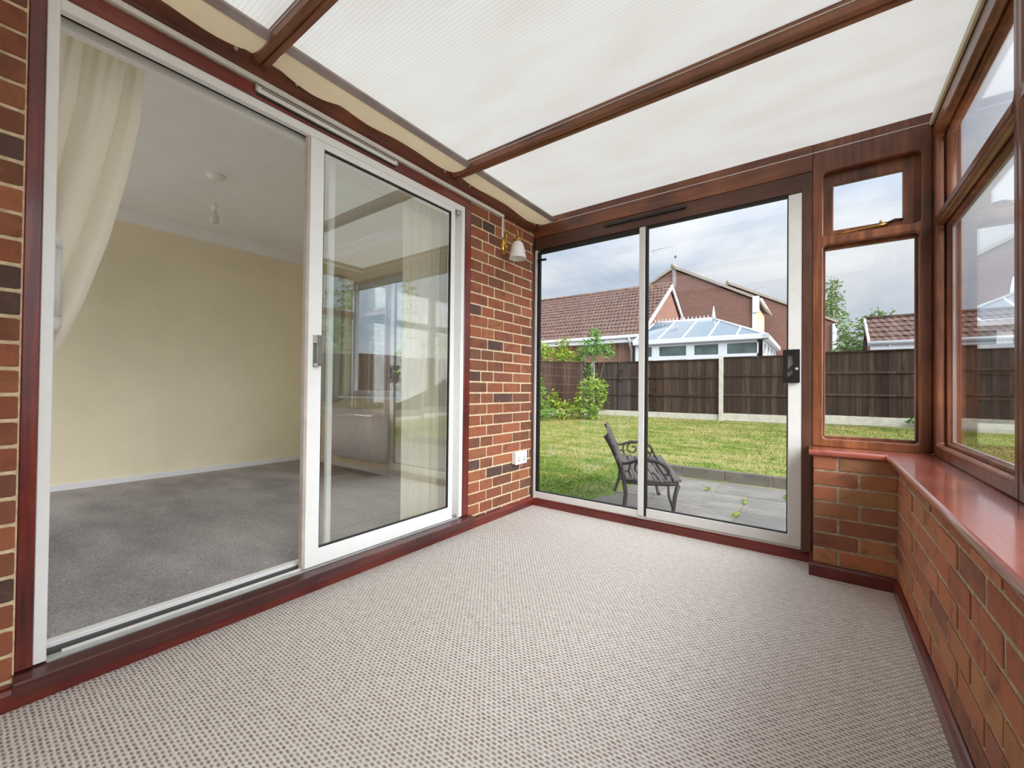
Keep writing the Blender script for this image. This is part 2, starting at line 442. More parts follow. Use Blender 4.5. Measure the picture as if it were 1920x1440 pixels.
def plate(name, outline, holes, depth, axis, front, mat, parent=None, bev=0.004):
    """flat board with shaped openings; axis 'y': (u,v)=(x,z), 'x': (u,v)=(y,z); front = the face's coordinate, board runs to front+depth"""
    cu = bpy.data.curves.new(name, 'CURVE'); cu.dimensions = '2D'; cu.fill_mode = 'BOTH'
    cu.extrude = abs(depth)/2-bev; cu.bevel_depth = bev; cu.bevel_resolution = 1; cu.offset = -bev
    for poly in [outline]+holes:
        sp = cu.splines.new('POLY'); sp.points.add(len(poly)-1)
        for pnt, q in zip(sp.points, poly): pnt.co = (q[0], q[1], 0, 1)
        sp.use_cyclic_u = True
    ob = bpy.data.objects.new('tmp', cu); COL.objects.link(ob)
    dg = bpy.context.evaluated_depsgraph_get()
    me = bpy.data.meshes.new_from_object(ob.evaluated_get(dg))
    bpy.data.objects.remove(ob); bpy.data.curves.remove(cu)
    bm = bmesh.new(); bm.from_mesh(me); bpy.data.meshes.remove(me)
    bmesh.ops.remove_doubles(bm, verts=bm.verts, dist=1e-5)
    mid = front+depth/2
    for v in bm.verts:
        u, vv, ww = v.co
        v.co = (u, mid+ww, vv) if axis == 'y' else (mid+ww, u, vv)
    return from_mesh(name, bm_mesh(bm, name), mat, parent)
def grid_mesh(name, fn, nu, nv, mat, parent=None, world=True, thick=0.0):
    bm = bmesh.new()
    V = [[bm.verts.new(fn(i/nu, j/nv)) for j in range(nv+1)] for i in range(nu+1)]
    for i in range(nu):
        for j in range(nv): bm.faces.new((V[i][j], V[i+1][j], V[i+1][j+1], V[i][j+1]))
    if thick:
        bmesh.ops.recalc_face_normals(bm, faces=bm.faces)
        bmesh.ops.solidify(bm, geom=list(bm.faces), thickness=thick)
    return from_mesh(name, bm_mesh(bm, name, True), mat, parent, world)
def make_shared_box(name, bev_rel=0.03):
    bm = bmesh.new(); bm_box(bm, -0.5, 0.5, -0.5, 0.5, -0.5, 0.5, bev_rel)
    return bm_mesh(bm, name)
def place(name, me, mat, parent, cen, size, rz=0.0, tilt=None):
    o = bpy.data.objects.new(name, me)
    if len(me.materials) == 0: me.materials.append(mat)
    link(o, parent, Vector(cen)); o.scale = size
    o.rotation_euler = tilt if tilt else (0, 0, rz)
    return o

# ---------------------------------------------------------------- the conservatory shell
XL, YE, XR = -1.945, 2.93, 0.305
floor = tag(box('floor', -1.95, 0.31, -0.62, 2.95, -0.03, 0.0, CARPET), 'beige woven loop carpet covering the conservatory floor', 'floor', kind='structure')

# house wall on the left (mortar bed) with its bricks
wall_left = boxes('wall_left', [(-2.10, -1.949, -0.62, 0.134, -0.3, 2.45), (-2.10, -1.949, 2.147, 2.93, -0.3, 2.45), (-2.10, -1.949, 0.134, 2.147, 2.262, 2.45), (-2.10, -1.949, 0.134, 2.147, -0.3, 0.045)], MORTAR_L)
tag(wall_left, 'red brick house wall with cream mortar around the white sliding door', 'wall', kind='structure')
bl = make_shared_box('house_brick', 0.04); bl.materials.append(BRICK_L)
COURSE, JZ = 0.078, 0.0
gap = 0.0115
for k in range(0, 30):
    z0 = JZ+k*COURSE+gap/2; z1 = JZ+(k+1)*COURSE-gap/2
    if z1 > 2.40: break
    rows = [2.147, 2.337, 2.527, 2.761, 2.934] if k % 2 == 0 else [2.147, 2.266, 2.41, 2.652, 2.89, 2.934]
    for a, b in zip(rows[:-1], rows[1:]):
        a2 = a + (0 if a == 2.147 else gap/2); b2 = b - (0 if b == 2.934 else gap/2)
        px = random.uniform(-0.002, 0.002)
        place('brick', bl, BRICK_L, wall_left, (-1.960+px, (a2+b2)/2, (z0+z1)/2), (0.03, b2-a2, z1-z0))
    rows = [0.134, -0.095, -0.33] if k % 2 == 0 else [0.134, 0.018, -0.21]
    for b, a in zip(rows[:-1], rows[1:]):
        b2 = b-(0.004 if b == 0.134 else gap/2); a2 = a+gap/2
        px = random.uniform(-0.002, 0.002)
        place('brick', bl, BRICK_L, wall_left, (-1.960+px, (a2+b2)/2, (z0+z1)/2), (0.03, b2-a2, z1-z0))

# dwarf wall on the right and pier beside the garden door
wall_right = tag(box('wall_right', 0.309, 0.56, -0.62, 3.02, -0.3, 0.632, MORTAR_R), 'low red brick wall under the right hand windows', 'wall', kind='structure')
wall_end = tag(box('wall_end', -0.021, 0.308, 2.754, 3.02, -0.3, 0.632, MORTAR_R), 'low red brick pier between the garden door and the side windows', 'wall', kind='structure')
br = make_shared_box('dwarf_brick', 0.04); br.materials.append(BRICK_R)
for k in range(8):
    z0 = 0.148-0.0815+(k-1)*0.0815+gap/2; z1 = z0+0.0815-gap
    z1 = min(z1, 0.63)
    if z1-z0 < 0.02: continue
    js = [-0.025, 0.163, 0.306] if k % 2 == 0 else [-0.025, 0.078, 0.306]
    for a, b in zip(js[:-1], js[1:]):
        a2 = a+(0 if a == -0.025 else gap/2); b2 = b-(0 if b == 0.306 else gap/2)
        p = random.uniform(-0.002, 0.002)
        place('brick', br, BRICK_R, wall_end, ((a2+b2)/2, 2.766+p, (z0+z1)/2), (b2-a2, 0.032, z1-z0))
    # return face of the pier at the door
    place('brick', br, BRICK_R, wall_end, (-0.010, 2.862, (z0+z1)/2), (0.030, 0.155, z1-z0))
    y = 2.752 - (0.06 if k % 2 else 0.17)
    ys = [2.752, y]
    while ys[-1] > -0.5: ys.append(ys[-1]-0.232)
    for b, a in zip(ys[:-1], ys[1:]):
        b2 = b-gap/2; a2 = a+gap/2
        p = random.uniform(-0.002, 0.0025)
        place('brick', br, BRICK_R, wall_right, (0.321+p, (a2+b2)/2, (z0+z1)/2), (0.032, b2-a2, z1-z0))

wall_rear = tag(box('wall_rear', -2.2, 0.56, -0.72, -0.62, -0.3, 2.45, CREAMW), 'plain cream painted wall closing the conservatory behind the camera', 'wall', kind='structure')

# skirtings
def skirting(name, poly, axis, a0, a1, m, label):
    return tag(prism(name, poly, axis, a0, a1, m), label, 'skirting board', kind='structure')
def sk_prof(x, s, h=0.062, t=0.022):   # (u,z) profile leaning on the wall at u=x, projecting by s*t
    return [(x, 0), (x+s*t, 0), (x+s*t, h-0.014), (x+s*(t-0.008), h-0.003), (x+s*(t-0.014), h), (x, h)]
skirting('baseboard_left', sk_prof(-1.945, 1), 'y', -0.62, 2.925, skirtm('y'), 'dark red varnished skirting board under the white sliding door')
skirting('baseboard_right', sk_prof(0.305, -1, 0.066, 0.017), 'y', -0.62, 2.75, skirtm('y'), 'dark red varnished skirting board along the low brick wall')
skirting('baseboard_end', sk_prof(2.75, -1, 0.068, 0.019), 'x', -0.044, 0.289, skirtm('x'), 'short dark red skirting board across the brick pier')
skirting('baseboard_pier', sk_prof(-0.025, -1, 0.068, 0.019), 'y', 2.7505, 2.93, skirtm('y'), 'tiny dark red skirting return beside the garden door threshold')

# window sills (mitred, rounded nose)
def sill(name, poly, label, nose):
    bm = bmesh.new()
    A = [bm.verts.new((x, y, 0.632)) for x, y in poly]; B = [bm.verts.new((x, y, 0.662)) for x, y in poly]
    n = len(poly); bm.faces.new(A[::-1]); bm.faces.new(B)
    for i in range(n): bm.faces.new((A[i], A[(i+1) % n], B[(i+1) % n], B[i]))
    bmesh.ops.recalc_face_normals(bm, faces=bm.faces)
    es = [e for e in bm.edges if all(nose(v.co) for v in e.verts) and abs(e.verts[0].co.z-e.verts[1].co.z) < 1e-4]
    bmesh.ops.bevel(bm, geom=es, offset=0.012, segments=4, affect='EDGES', profile=0.5)
    return tag(from_mesh(name, bm_mesh(bm, name), wood('sill_timber', 'y', SILLC, 0.26, 0.6, 1.0)), label, 'window sill', kind='structure')
sill('trim_1', [(0.262, -0.61), (0.47, -0.61), (0.47, 2.935), (0.262, 2.7265)], 'glossy reddish brown sill board along the side windows', lambda v: abs(v.x-0.262) < 1e-3)
sill('trim_2', [(-0.045, 2.7265), (0.261, 2.7265), (0.468, 2.935), (-0.045, 2.935)], 'short reddish brown sill board under the small end window', lambda v: abs(v.y-2.7265) < 1e-3)

# ---------------------------------------------------------------- end wall timber and garden door
ENDD = 0.085
def trim(name, a, m, label, bev=0.003): return tag(box(name, *a, m, None, bev), label, 'timber trim', kind='structure')
trim('trim_3', (-1.95, -0.034, YE, YE+ENDD, 2.236, 2.387), oaken('x'), 'orange brown timber head beam over the garden sliding door')
trim('trim_4', (-1.976, -1.938, YE-0.012, YE+ENDD, 0.0, 2.236), darkm('z'), 'dark timber corner post between brick wall and garden door')
trim('trim_5', (-1.938, -0.034, YE+0.006, YE+ENDD, 2.136, 2.236), brownm('x'), 'brown lining board above the garden door glass')
trim('trim_6', (-0.083, -0.0345, YE+0.003, YE+ENDD, 0.05, 2.2), brownm('z'), 'brown lining post at the handle side of the garden door')
box('door_packer', -0.0345, -0.0215, YE+0.004, YE+ENDD, 0.0, 0.632, darkm('z'))['kind'] = 'structure'
tag(bpy.data.objects['door_packer'], 'thin dark packing strip between garden door post and brick pier', 'timber trim'); bpy.data.objects['door_packer'].name = 'trim_21'
thr = prism('trim_7', [(2.92, 0), (3.0, 0), (3.0, 0.052), (2.945, 0.052), (2.943, 0.045), (2.92, 0.040)], 'x', -1.945, -0.026, skirtm('x'))
tag(thr, 'dark red timber threshold under the garden sliding door', 'threshold', kind='structure')
tag(box('trim_8', -1.90, 0.45, YE-0.002, YE, 2.334, 2.338, GREYW), 'thin pale glazing strip along the end head beam', 'glazing strip', kind='structure')

door2 = tag(empty('door_2', (-1.0, 2.96, 0.05)), 'off white aluminium sliding door to the garden with black handle', 'sliding door', kind='structure')
Y0 = 2.942
box('frame_jamb', -1.938, -1.918, Y0-0.004, Y0+0.05, 0.052, 2.136, GREYW, door2, 0.002)
box('frame_sill', -1.918, -0.083, Y0+0.008, Y0+0.05, 0.052, 0.076, GREYW, door2, 0.002)
# fixed leaf
box('bottom_rail', -1.918, -1.043, Y0+0.0, Y0+0.03, 0.058, 0.112, GREYW, door2, 0.003)
boxes('gasket', [(-1.916, -1.890, Y0+0.004, Y0+0.026, 0.112, 2.118), (-1.890, -1.043, Y0+0.004, Y0+0.026, 0.112, 0.120), (-1.890, -1.043, Y0+0.004, Y0+0.026, 2.100, 2.134), (-1.0, -0.982, Y0-0.002, Y0+0.026, 0.08, 2.134)], RUBBER, door2)
box('meeting_stile', -1.043, -1.0, Y0-0.006, Y0+0.03, 0.076, 2.134, GREYW, door2, 0.003)
box('glass_pane', -1.890, -1.043, Y0+0.012, Y0+0.018, 0.120, 2.100, GLASS, door2)
# sliding leaf
box('bottom_rail', -0.982, -0.083, Y0-0.004, Y0+0.026, 0.070, 0.134, GREYW, door2, 0.003)
box('lock_stile', -0.150, -0.083, Y0-0.006, Y0+0.026, 0.070, 2.128, GREYW, door2, 0.003)
boxes('gasket', [(-0.982, -0.150, Y0+0.002, Y0+0.022, 0.134, 0.141), (-0.156, -0.150, Y0+0.002, Y0+0.022, 0.134, 2.12), (-0.982, -0.150, Y0+0.002, Y0+0.022, 2.118, 2.135)], RUBBER, door2)
box('glass_pane', -0.982, -0.156, Y0+0.009, Y0+0.015, 0.141, 2.118, GLASS, door2)
h2 = plate('handle', rounded(-0.174, -0.091, 1.020, 1.214, 0.004, 2), [[(-0.152, 1.184), (-0.128, 1.176), (-0.124, 1.130), (-0.152, 1.088)], [(-0.152, 1.078), (-0.126, 1.106), (-0.124, 1.074), (-0.152, 1.052)]], 0.022, 'y', Y0-0.032, BLACK, door2, 0.002)
lathe('lock_cylinder', [(0.009, 0), (0.009, 0.004), (0.006, 0.006)], (-0.108, Y0-0.038, 1.10), CHROME, h2, 14, 'y')
tube('latch', [(-1.905, Y0-0.006, 2.046), (-1.86, Y0-0.012, 2.043), (-1.822, Y0-0.016, 2.040)], 0.010, BLACK, door2, 8)
vb = plate('trickle_vent', rounded(-1.312, -0.722, 2.193, 2.211, 0.008, 3), [], 0.018, 'y', Y0-0.022, BLACK, door2, 0.003)

# end window: fixed light below, small awning casement above
win1 = tag(empty('window_1', (0.21, 2.95, 0.66)), 'small orange brown timber end window with brass stay on its top casement', 'window', kind='structure')
plate('frame', [(-0.034, 0.662), (0.457, 0.662), (0.457, 2.387), (-0.034, 2.387)], [rounded(0.016, 0.408, 0.706, 1.796, 0.018), rounded(0.016, 0.416, 1.842, 2.212, 0.022)], 0.045, 'y', YE, oaken('z'), win1, 0.006)
plate('bead', [(-0.006, 0.690), (0.430, 0.690), (0.430, 1.816), (-0.006, 1.816)], [[(0.026, 0.722), (0.399, 0.722), (0.399, 1.780), (0.026, 1.780)]], 0.034, 'y', YE+0.0455, oaken('z'), win1, 0.004)
box('glass_pane', 0.026, 0.399, YE+0.060, YE+0.066, 0.722, 1.780, GLASS, win1)
cas = plate('casement', [(0.006, 1.832), (0.426, 1.832), (0.426, 2.222), (0.006, 2.222)], [rounded(0.062, 0.352, 1.886, 2.146, 0.004, 2)], 0.036, 'y', YE+0.0465, brownm('z') if False else oaken('z'), win1, 0.004)
box('glass_pane', 0.062, 0.352, YE+0.064, YE+0.070, 1.886, 2.146, GLASS, cas)
tube('casement_stay', [(0.078, YE+0.030, 1.852), (0.14, YE+0.024, 1.858), (0.25, YE+0.025, 1.866), (0.30, YE+0.034, 1.872)], [0.006, 0.0045, 0.0045, 0.007], BRASS, cas, 8)
lathe('stay_pin', [(0.004, 0), (0.004, 0.018), (0.007, 0.02), (0.004, 0.03)], (0.262, YE+0.026, 1.862), BRASS, cas, 10)
tube('casement_fastener', [(0.292, YE+0.034, 1.874), (0.32, YE+0.030, 1.884), (0.352, YE+0.040, 1.882)], 0.006, IRON, cas, 8)

# ---------------------------------------------------------------- side windows on the right
XF = 0.457
bays = [(1.818, YE), (0.70, 1.818), (-0.42, 0.70)]
blab = ['tall brown timber side window nearest the end wall', 'tall brown timber side window next to the camera at the right edge', 'tall brown timber side window behind the camera']
for i, (a, b) in enumerate(bays):
    wn = tag(empty('window_%d' % (i+2), (XF+0.03, (a+b)/2, 0.66)), blab[i], 'window', kind='structure')
    ia, ib = a+0.034, b-(0.058 if i == 0 else 0.034)
    plate('frame', [(a, 0.662), (b, 0.662), (b, 2.312), (a, 2.312)], [rounded(ia, ib, 0.716, 1.790, 0.018), rounded(ia, ib, 1.838, 2.238, 0.018)], 0.036, 'x', XF, oaken('z'), wn, 0.007)
    plate('bead', [(ia-0.022, 0.696), (ib+0.022, 0.696), (ib+0.022, 1.806), (ia-0.022, 1.806)], [[(ia+0.012, 0.728), (ib-0.012, 0.728), (ib-0.012, 1.778), (ia+0.012, 1.778)]], 0.036, 'x', XF+0.036, oaken('z'), wn, 0.005)
    plate('bead', [(ia-0.022, 1.820), (ib+0.022, 1.820), (ib+0.022, 2.260), (ia-0.022, 2.260)], [[(ia+0.014, 1.852), (ib-0.014, 1.852), (ib-0.014, 2.224), (ia+0.014, 2.224)]], 0.036, 'x', XF+0.036, oaken('z'), wn, 0.005)
    boxes('glazing_spacer', [(XF+0.056, XF+0.066, ia+0.012, ia+0.018, 0.728, 1.778), (XF+0.056, XF+0.066, ib-0.018, ib-0.012, 0.728, 1.778), (XF+0.056, XF+0.066, ia+0.018, ib-0.018, 0.728, 0.736), (XF+0.056, XF+0.066, ia+0.018, ib-0.018, 1.77, 1.778)], ALUBAR, wn)
    box('glass_pane', XF+0.052, XF+0.056, ia+0.012, ib-0.012, 0.728, 1.778, GLASSR, wn)
    box('glass_pane', XF+0.052, XF+0.056, ia+0.014, ib-0.014, 1.852, 2.224, GLASSR, wn)
    prism('transom_slope', [(XF-0.004, 1.800), (XF+0.0, 1.834), (XF+0.05, 1.852), (XF+0.05, 1.838), (XF+0.006, 1.800)], 'y', ia+0.002, ib-0.002, oaken('y'), wn)
trim('trim_20', (XF+0.0005, XF+0.10, YE+0.0005, YE+ENDD, 0.662, 2.312), oaken('z'), 'orange brown timber corner post between end window and side window')
trim('trim_9', (XF, XF+0.10, -0.62, YE+ENDD, 2.312, 2.387), darkm('y'), 'dark timber eaves beam above the side windows')
trim('trim_10', (XF-0.012, XF+0.0, -0.62, YE-0.003, 2.318, 2.347), plain('cream_closure_foam', c(216, 206, 180), 0.9), 'narrow cream closure strip along the eaves', 0.002)
box('trim_11', XF, XF+0.1, -0.62, -0.42, 0.662, 2.312, oaken('z'))['kind'] = 'structure'
tag(bpy.data.objects['trim_11'], 'plain timber post at the rear end of the side windows', 'timber trim')

# ---------------------------------------------------------------- roof
ceil = tag(empty('ceiling', (-0.7, 1.2, 2.386)), 'translucent ribbed polycarbonate conservatory roof with cream tint', 'roof', kind='structure')
rafters_y = [-0.36, 0.770, 1.935]
ys = [-0.62]+rafters_y+[2.99]
for a, b in zip(ys[:-1], ys[1:]):
    box('roof_sheet', -1.96, 0.60, a+0.006, b-0.006, 2.388, 2.392, ROOFM, ceil)
rl = ['brown timber rafter behind the camera', 'dark brown timber rafter nearest the camera above the open door', 'brown timber rafter crossing the middle of the roof']
for y, lb in zip(rafters_y, rl):
    rf = empty('rafter', (-0.7, y, 2.325)); tag(rf, lb, 'rafter', kind='structure')
    prism('rafter_beam', [(y-0.030, 2.388), (y-0.030, 2.333), (y-0.027, 2.329), (y-0.004, 2.329), (y-0.002, 2.333), (y+0.002, 2.333), (y+0.004, 2.325), (y+0.027, 2.325), (y+0.030, 2.329), (y+0.030, 2.388)], 'x', -1.905, XF+0.02, wood('rafter_timber', 'x', [c(82, 48, 34), c(130, 82, 56), c(162, 108, 78)], 0.45), rf)
    box('glazing_strip', -1.78, XF, y-0.033, y-0.030, 2.366, 2.369, GREYW, rf)
# wall plate along the house with mouldings
wp = prism('trim_12', [(-1.952, 2.286), (-1.924, 2.286), (-1.920, 2.298), (-1.906, 2.304), (-1.904, 2.384), (-1.952, 2.384)], 'y', -0.62, YE, wood('wall_plate_timber', 'y', [c(74, 36, 26), c(108, 56, 38), c(140, 78, 52)], 0.42))
tag(wp, 'dark brown timber wall plate carrying the roof along the house wall', 'timber trim', kind='structure')

# roof blinds: cloth swag hung between an aluminium bar and the wall plate
bl_lab = ['cream cloth blind swag nearest the camera with mauve aluminium bar', 'long cream cloth blind swag over the sliding door with mauve aluminium bar', 'short cream cloth blind swag above the wall lamp with mauve aluminium bar']
spans = [(-0.32, 0.735), (0.805, 1.900), (1.970, 2.925)]
for (a, b), lb in zip(spans, bl_lab):
    rb = tag(empty('roof_blind', (-1.78, (a+b)/2, 2.36)), lb, 'blind', 'roof blinds along the house wall')
    prism('bottom_bar', [(-1.770, 2.340), (-1.766, 2.336), (-1.736, 2.352), (-1.736, 2.362), (-1.770, 2.350)], 'y', a, b, ALUBAR, rb)
    ph = random.random()*3
    def sw(u, v, a=a, b=b, ph=ph):
        y = a+(b-a)*v
        n = 2 if b-a < 1.0 else 3
        sag = 0.020+0.042*abs(math.sin(math.pi*(v**0.9)*n))*(0.65+0.35*math.sin(v*7+ph))
        e = min(1, v/0.05, (1-v)/0.05)
        sag *= 0.45+0.55*e
        x = -1.768-0.132*u
        z = 2.338+0.012*u - sag*math.sin(math.pi*min(1, u*1.02))**0.8
        return (x, y, z)
    grid_mesh('cloth_swag', sw, 12, 56, SWAGM, rb)
    for q in (0.10, 0.94):
        lathe('cord_pulley', [(0.004, 0), (0.008, 0.002), (0.008, 0.010), (0.004, 0.012)], (-1.899, a+(b-a)*q, 2.325), CHROME, rb, 10, 'x')

# ---------------------------------------------------------------- sliding door in the house wall
trim('trim_13', (-1.99, XL, 0.134, 0.171, 0.098, 2.205), mahog('z'), 'dark red varnished timber jamb left of the white sliding door')
trim('trim_14', (-1.99, XL, 2.088, 2.147, 0.098, 2.205), mahog('z'), 'dark red varnished timber jamb between white sliding door and brick')
trim('trim_15', (-1.99, XL, 0.134, 2.147, 2.205, 2.262), wood('mahogany_head', 'y', [c(84, 32, 26), c(120, 50, 40), c(146, 70, 54)], 0.32, 1.0, 0.2), 'reddish timber head above the white sliding door')
cill = prism('trim_16', [(-1.99, 0.045), (-1.897, 0.045), (-1.895, 0.082), (-1.899, 0.087), (-1.99, 0.099)], 'y', 0.130, 2.165, wood('cill_timber', 'y', [c(54, 24, 24), c(80, 38, 36), c(108, 56, 50)], 0.3, 1.0, 0.4))
tag(cill, 'dark red varnished timber cill under the white sliding door', 'cill', kind='structure')

door1 = tag(empty('door_1', (-2.0, 1.1, 0.098)), 'white aluminium sliding patio door standing open into the grey carpeted room', 'sliding door', kind='structure')
XD = -1.951
box('frame_jamb', XD-0.09, XD, 0.171, 0.200, 0.099, 2.205, WHITE, door1, 0.002)
box('frame_jamb', XD-0.09, XD, 2.058, 2.088, 0.099, 2.205, WHITE, door1, 0.002)
boxes('frame_head', [(XD-0.03, XD, 0.200, 2.058, 2.166, 2.205), (XD-0.09, XD-0.03, 0.200, 2.058, 2.190, 2.205), (XD-0.10, XD-0.068, 0.200, 2.058, 2.150, 2.190)], WHITE, door1, 0.002)
box('head_gap', XD-0.066, XD-0.032, 0.200, 2.058, 2.182, 2.190, RUBBER, door1)
box('frame_sill', XD-0.10, XD, 0.200, 2.058, 0.090, 0.100, plain('mill_aluminium', c(196, 198, 196), 0.35, 0.4), door1, 0.001)
box('sill_channel', XD-0.086, XD-0.034, 0.200, 2.058, 0.1, 0.1015, BLACK, door1)
box('sill_rail', XD-0.026, XD-0.020, 0.235, 2.058, 0.1, 0.110, GREYW, door1, 0.001)
box('inner_sill', XD-0.125, XD-0.087, 0.200, 2.058, 0.09, 0.116, WHITE, door1, 0.002)
# sliding leaf
XS = XD-0.006
box('lock_stile', XS-0.030, XS, 1.019, 1.086, 0.104, 2.168, WHITE, door1, 0.002)
box('stile_edge', XS-0.036, XS-0.004, 1.006, 1.019, 0.104, 2.168, plain('taupe_aluminium', c(196, 184, 174), 0.4), door1, 0.002)
box('end_stile', XS-0.030, XS, 1.966, 2.000, 0.104, 2.168, WHITE, door1, 0.002)
box('bottom_rail', XS-0.030, XS, 1.086, 1.966, 0.104, 0.184, WHITE, door1, 0.002)
box('top_rail', XS-0.030, XS, 1.086, 1.966, 2.134, 2.168, WHITE, door1, 0.002)
boxes('gasket', [(XS-0.022, XS-0.006, 1.086, 1.091, 0.184, 2.134), (XS-0.022, XS-0.006, 1.961, 1.966, 0.184, 2.134), (XS-0.022, XS-0.006, 1.091, 1.961, 0.184, 0.190), (XS-0.022, XS-0.006, 1.091, 1.961, 2.128, 2.134)], RUBBER, door1)
box('glass_pane', XS-0.016, XS-0.012, 1.091, 1.961, 0.190, 2.128, GLASSP, door1)
# inner fixed leaf
XI = XD-0.085
box('inner_strip', XI-0.024, XI, 1.165, 1.192, 0.116, 2.15, WHITE, door1, 0.002)  # white strip standing in for the lock stile's reflection in the glazing
box('inner_strip', XI-0.024, XI, 2.03, 2.058, 0.116, 2.15, WHITE, door1, 0.002)
box('glass_pane', XI-0.014, XI-0.010, 1.192, 2.03, 0.116, 2.15, GLASS, door1)
box('door_stop', XD-0.034, XD-0.012, 2.022, 2.052, 0.100, 0.118, CHROME, door1, 0.003)
box('head_stop', XD-0.034, XD-0.010, 2.02, 2.054, 2.140, 2.166, CHROME, door1, 0.003)
# handle
h1 = box('handle', XS, XS+0.006, 1.041, 1.066, 1.064, 1.216, CHROME, door1, 0.001)
boxes('handle_grip', [(XS+0.006, XS+0.046, 1.041, 1.066, 1.176, 1.214), (XS+0.006, XS+0.044, 1.043, 1.064, 1.066, 1.082), (XS+0.036, XS+0.046, 1.041, 1.066, 1.08, 1.178)], CHROME, h1, 0.002)
# trickle vent on the head
tv = boxes('trickle_vent', [(XL, XL+0.014, 0.768, 1.500, 2.228, 2.254)], WHITE, door1, 0.003)
boxes('vent_slot', [(XL+0.014, XL+0.0155, 0.785, 1.485, 2.2445, 2.2475)], RUBBER, tv)
boxes('vent_cap', [(XL, XL+0.018, 0.760, 0.770, 2.225, 2.257), (XL, XL+0.018, 1.498, 1.506, 2.225, 2.257)], CHROME, tv, 0.002)
box('vent_gap', XL, XL+0.004, 0.772, 1.498, 2.218, 2.227, RUBBER, tv)
# white unit by the jamb
un = empty('plastic_wall_unit', (-2.09, 0.212, 1.14))
tag(un, 'tall white plastic unit with rounded ends fixed inside the left door jamb', 'wall unit')
def pill(name, z0, z1, r0, r1, parent):
    prof = []
    if r0: prof += [(0.002, z0), (0.010, z0+0.001), (0.020, z0+0.010), (0.024, z0+0.026)]
    else: prof += [(0.024, z0)]
    if r1: prof += [(0.024, z1-0.026), (0.020, z1-0.010), (0.010, z1-0.001), (0.002, z1)]
    else: prof += [(0.024, z1)]
    return lathe(name, prof, (-2.09, 0.206, 0), PLAST, parent, 20)
pill('bottom_cap', 1.142, 1.195, True, False, un); pill('body', 1.197, 1.428, False, False, un); pill('top_cap', 1.431, 1.486, False, True, un)

# trunking and wall lamp
trk = empty('cable_trunking', (-1.937, 1.3, 2.276)); tag(trk, 'thin white plastic cable trunking running to the brass wall lamp', 'trunking')
box('trunking_run', -1.9425, -1.924, -0.5, 2.492, 2.263, 2.284, PLAST, trk, 0.002)
box('trunking_drop', -1.9425, -1.931, 2.478, 2.494, 2.112, 2.263, PLAST, trk, 0.002)
lamp = empty('wall_lamp', (-1.945, 2.512, 1.99)); tag(lamp, 'brass wall lamp with frosted white bell shade on the brick wall', 'wall lamp')
lathe('backplate', [(0.002, 0.020), (0.020, 0.019), (0.036, 0.013), (0.043, 0.004), (0.044, 0.0)], (-1.945, 2.512, 2.056), BRASS, lamp, 28, 'x')
bpy.data.objects['backplate'].scale = (1, 0.72, 1.5); bpy.data.objects['backplate'].location.z -= 0.022
lathe('backplate_boss', [(0.016, 0.0), (0.018, 0.012), (0.012, 0.022), (0.003, 0.026)], (-1.930, 2.512, 2.045), BRASS, lamp, 16, 'x')
arm = []
for k in range(15):
    t = k/14; a = math.pi*(1-t)
    arm.append((-1.866+0.054*math.cos(a), 2.512, 2.120+0.052*math.sin(a)))
arm = [(-1.930, 2.512, 2.045), (-1.922, 2.512, 2.085)]+arm+[(-1.812, 2.512, 2.095)]
tube('arm', arm, 0.0055, BRASS, lamp, 10)
lathe('shade_gallery', [(0.010, 2.062), (0.022, 2.066), (0.024, 2.076), (0.036, 2.078), (0.012, 2.088), (0.010, 2.104)], (-1.812, 2.512, 0), BRASS, lamp, 20)
bmx = [(0.012, 2.064), (0.028, 2.062), (0.040, 2.046), (0.050, 2.016), (0.057, 1.98), (0.063, 1.948), (0.066, 1.936), (0.063, 1.936), (0.054, 1.98), (0.046, 2.016), (0.036, 2.044), (0.012, 2.058)]
lathe('shade', bmx, (-1.812, 2.512, 0), OPAL, lamp, 32)
lathe('bulb', [(0.003, 1.965), (0.016, 1.97), (0.022, 1.99), (0.016, 2.02), (0.011, 2.04)], (-1.812, 2.512, 0), PLAST, lamp, 16)
# socket
sk = empty('socket_outlet', (-1.945, 2.72, 0.37)); tag(sk, 'white double power socket low on the brick wall', 'power socket')
box('back_box', -1.946, -1.912, 2.645, 2.795, 0.374, 0.470, PLAST, sk, 0.004)
fp = box('faceplate', -1.912, -1.902, 2.642, 2.798, 0.371, 0.473, PLAST, sk, 0.004)
for y in (2.684, 2.756):
    for dy, dz, w_, h_ in ((0, 0.012, 0.003, 0.006), (-0.009, -0.008, 0.006, 0.003), (0.009, -0.008, 0.006, 0.003)):
        box('pin_slot', -1.9025, -1.9012, y+dy-w_, y+dy+w_, 0.412+dz-h_, 0.412+dz+h_, RUBBER, fp)
    box('rocker_switch', -1.903, -1.8985, y-0.007, y+0.007, 0.446, 0.464, PLAST, fp, 0.001)
for y in (2.652, 2.788):
    lathe('screw', [(0.003, 0), (0.003, 0.001), (0.001, 0.0015)], (-1.902, y, 0.422), CHROME, fp, 10, 'x')
tube('socket_cable', [(-1.938, 2.772, 0.374), (-1.938, 2.774, 0.355), (-1.942, 2.776, 0.335)], 0.003, PLAST, sk, 6)

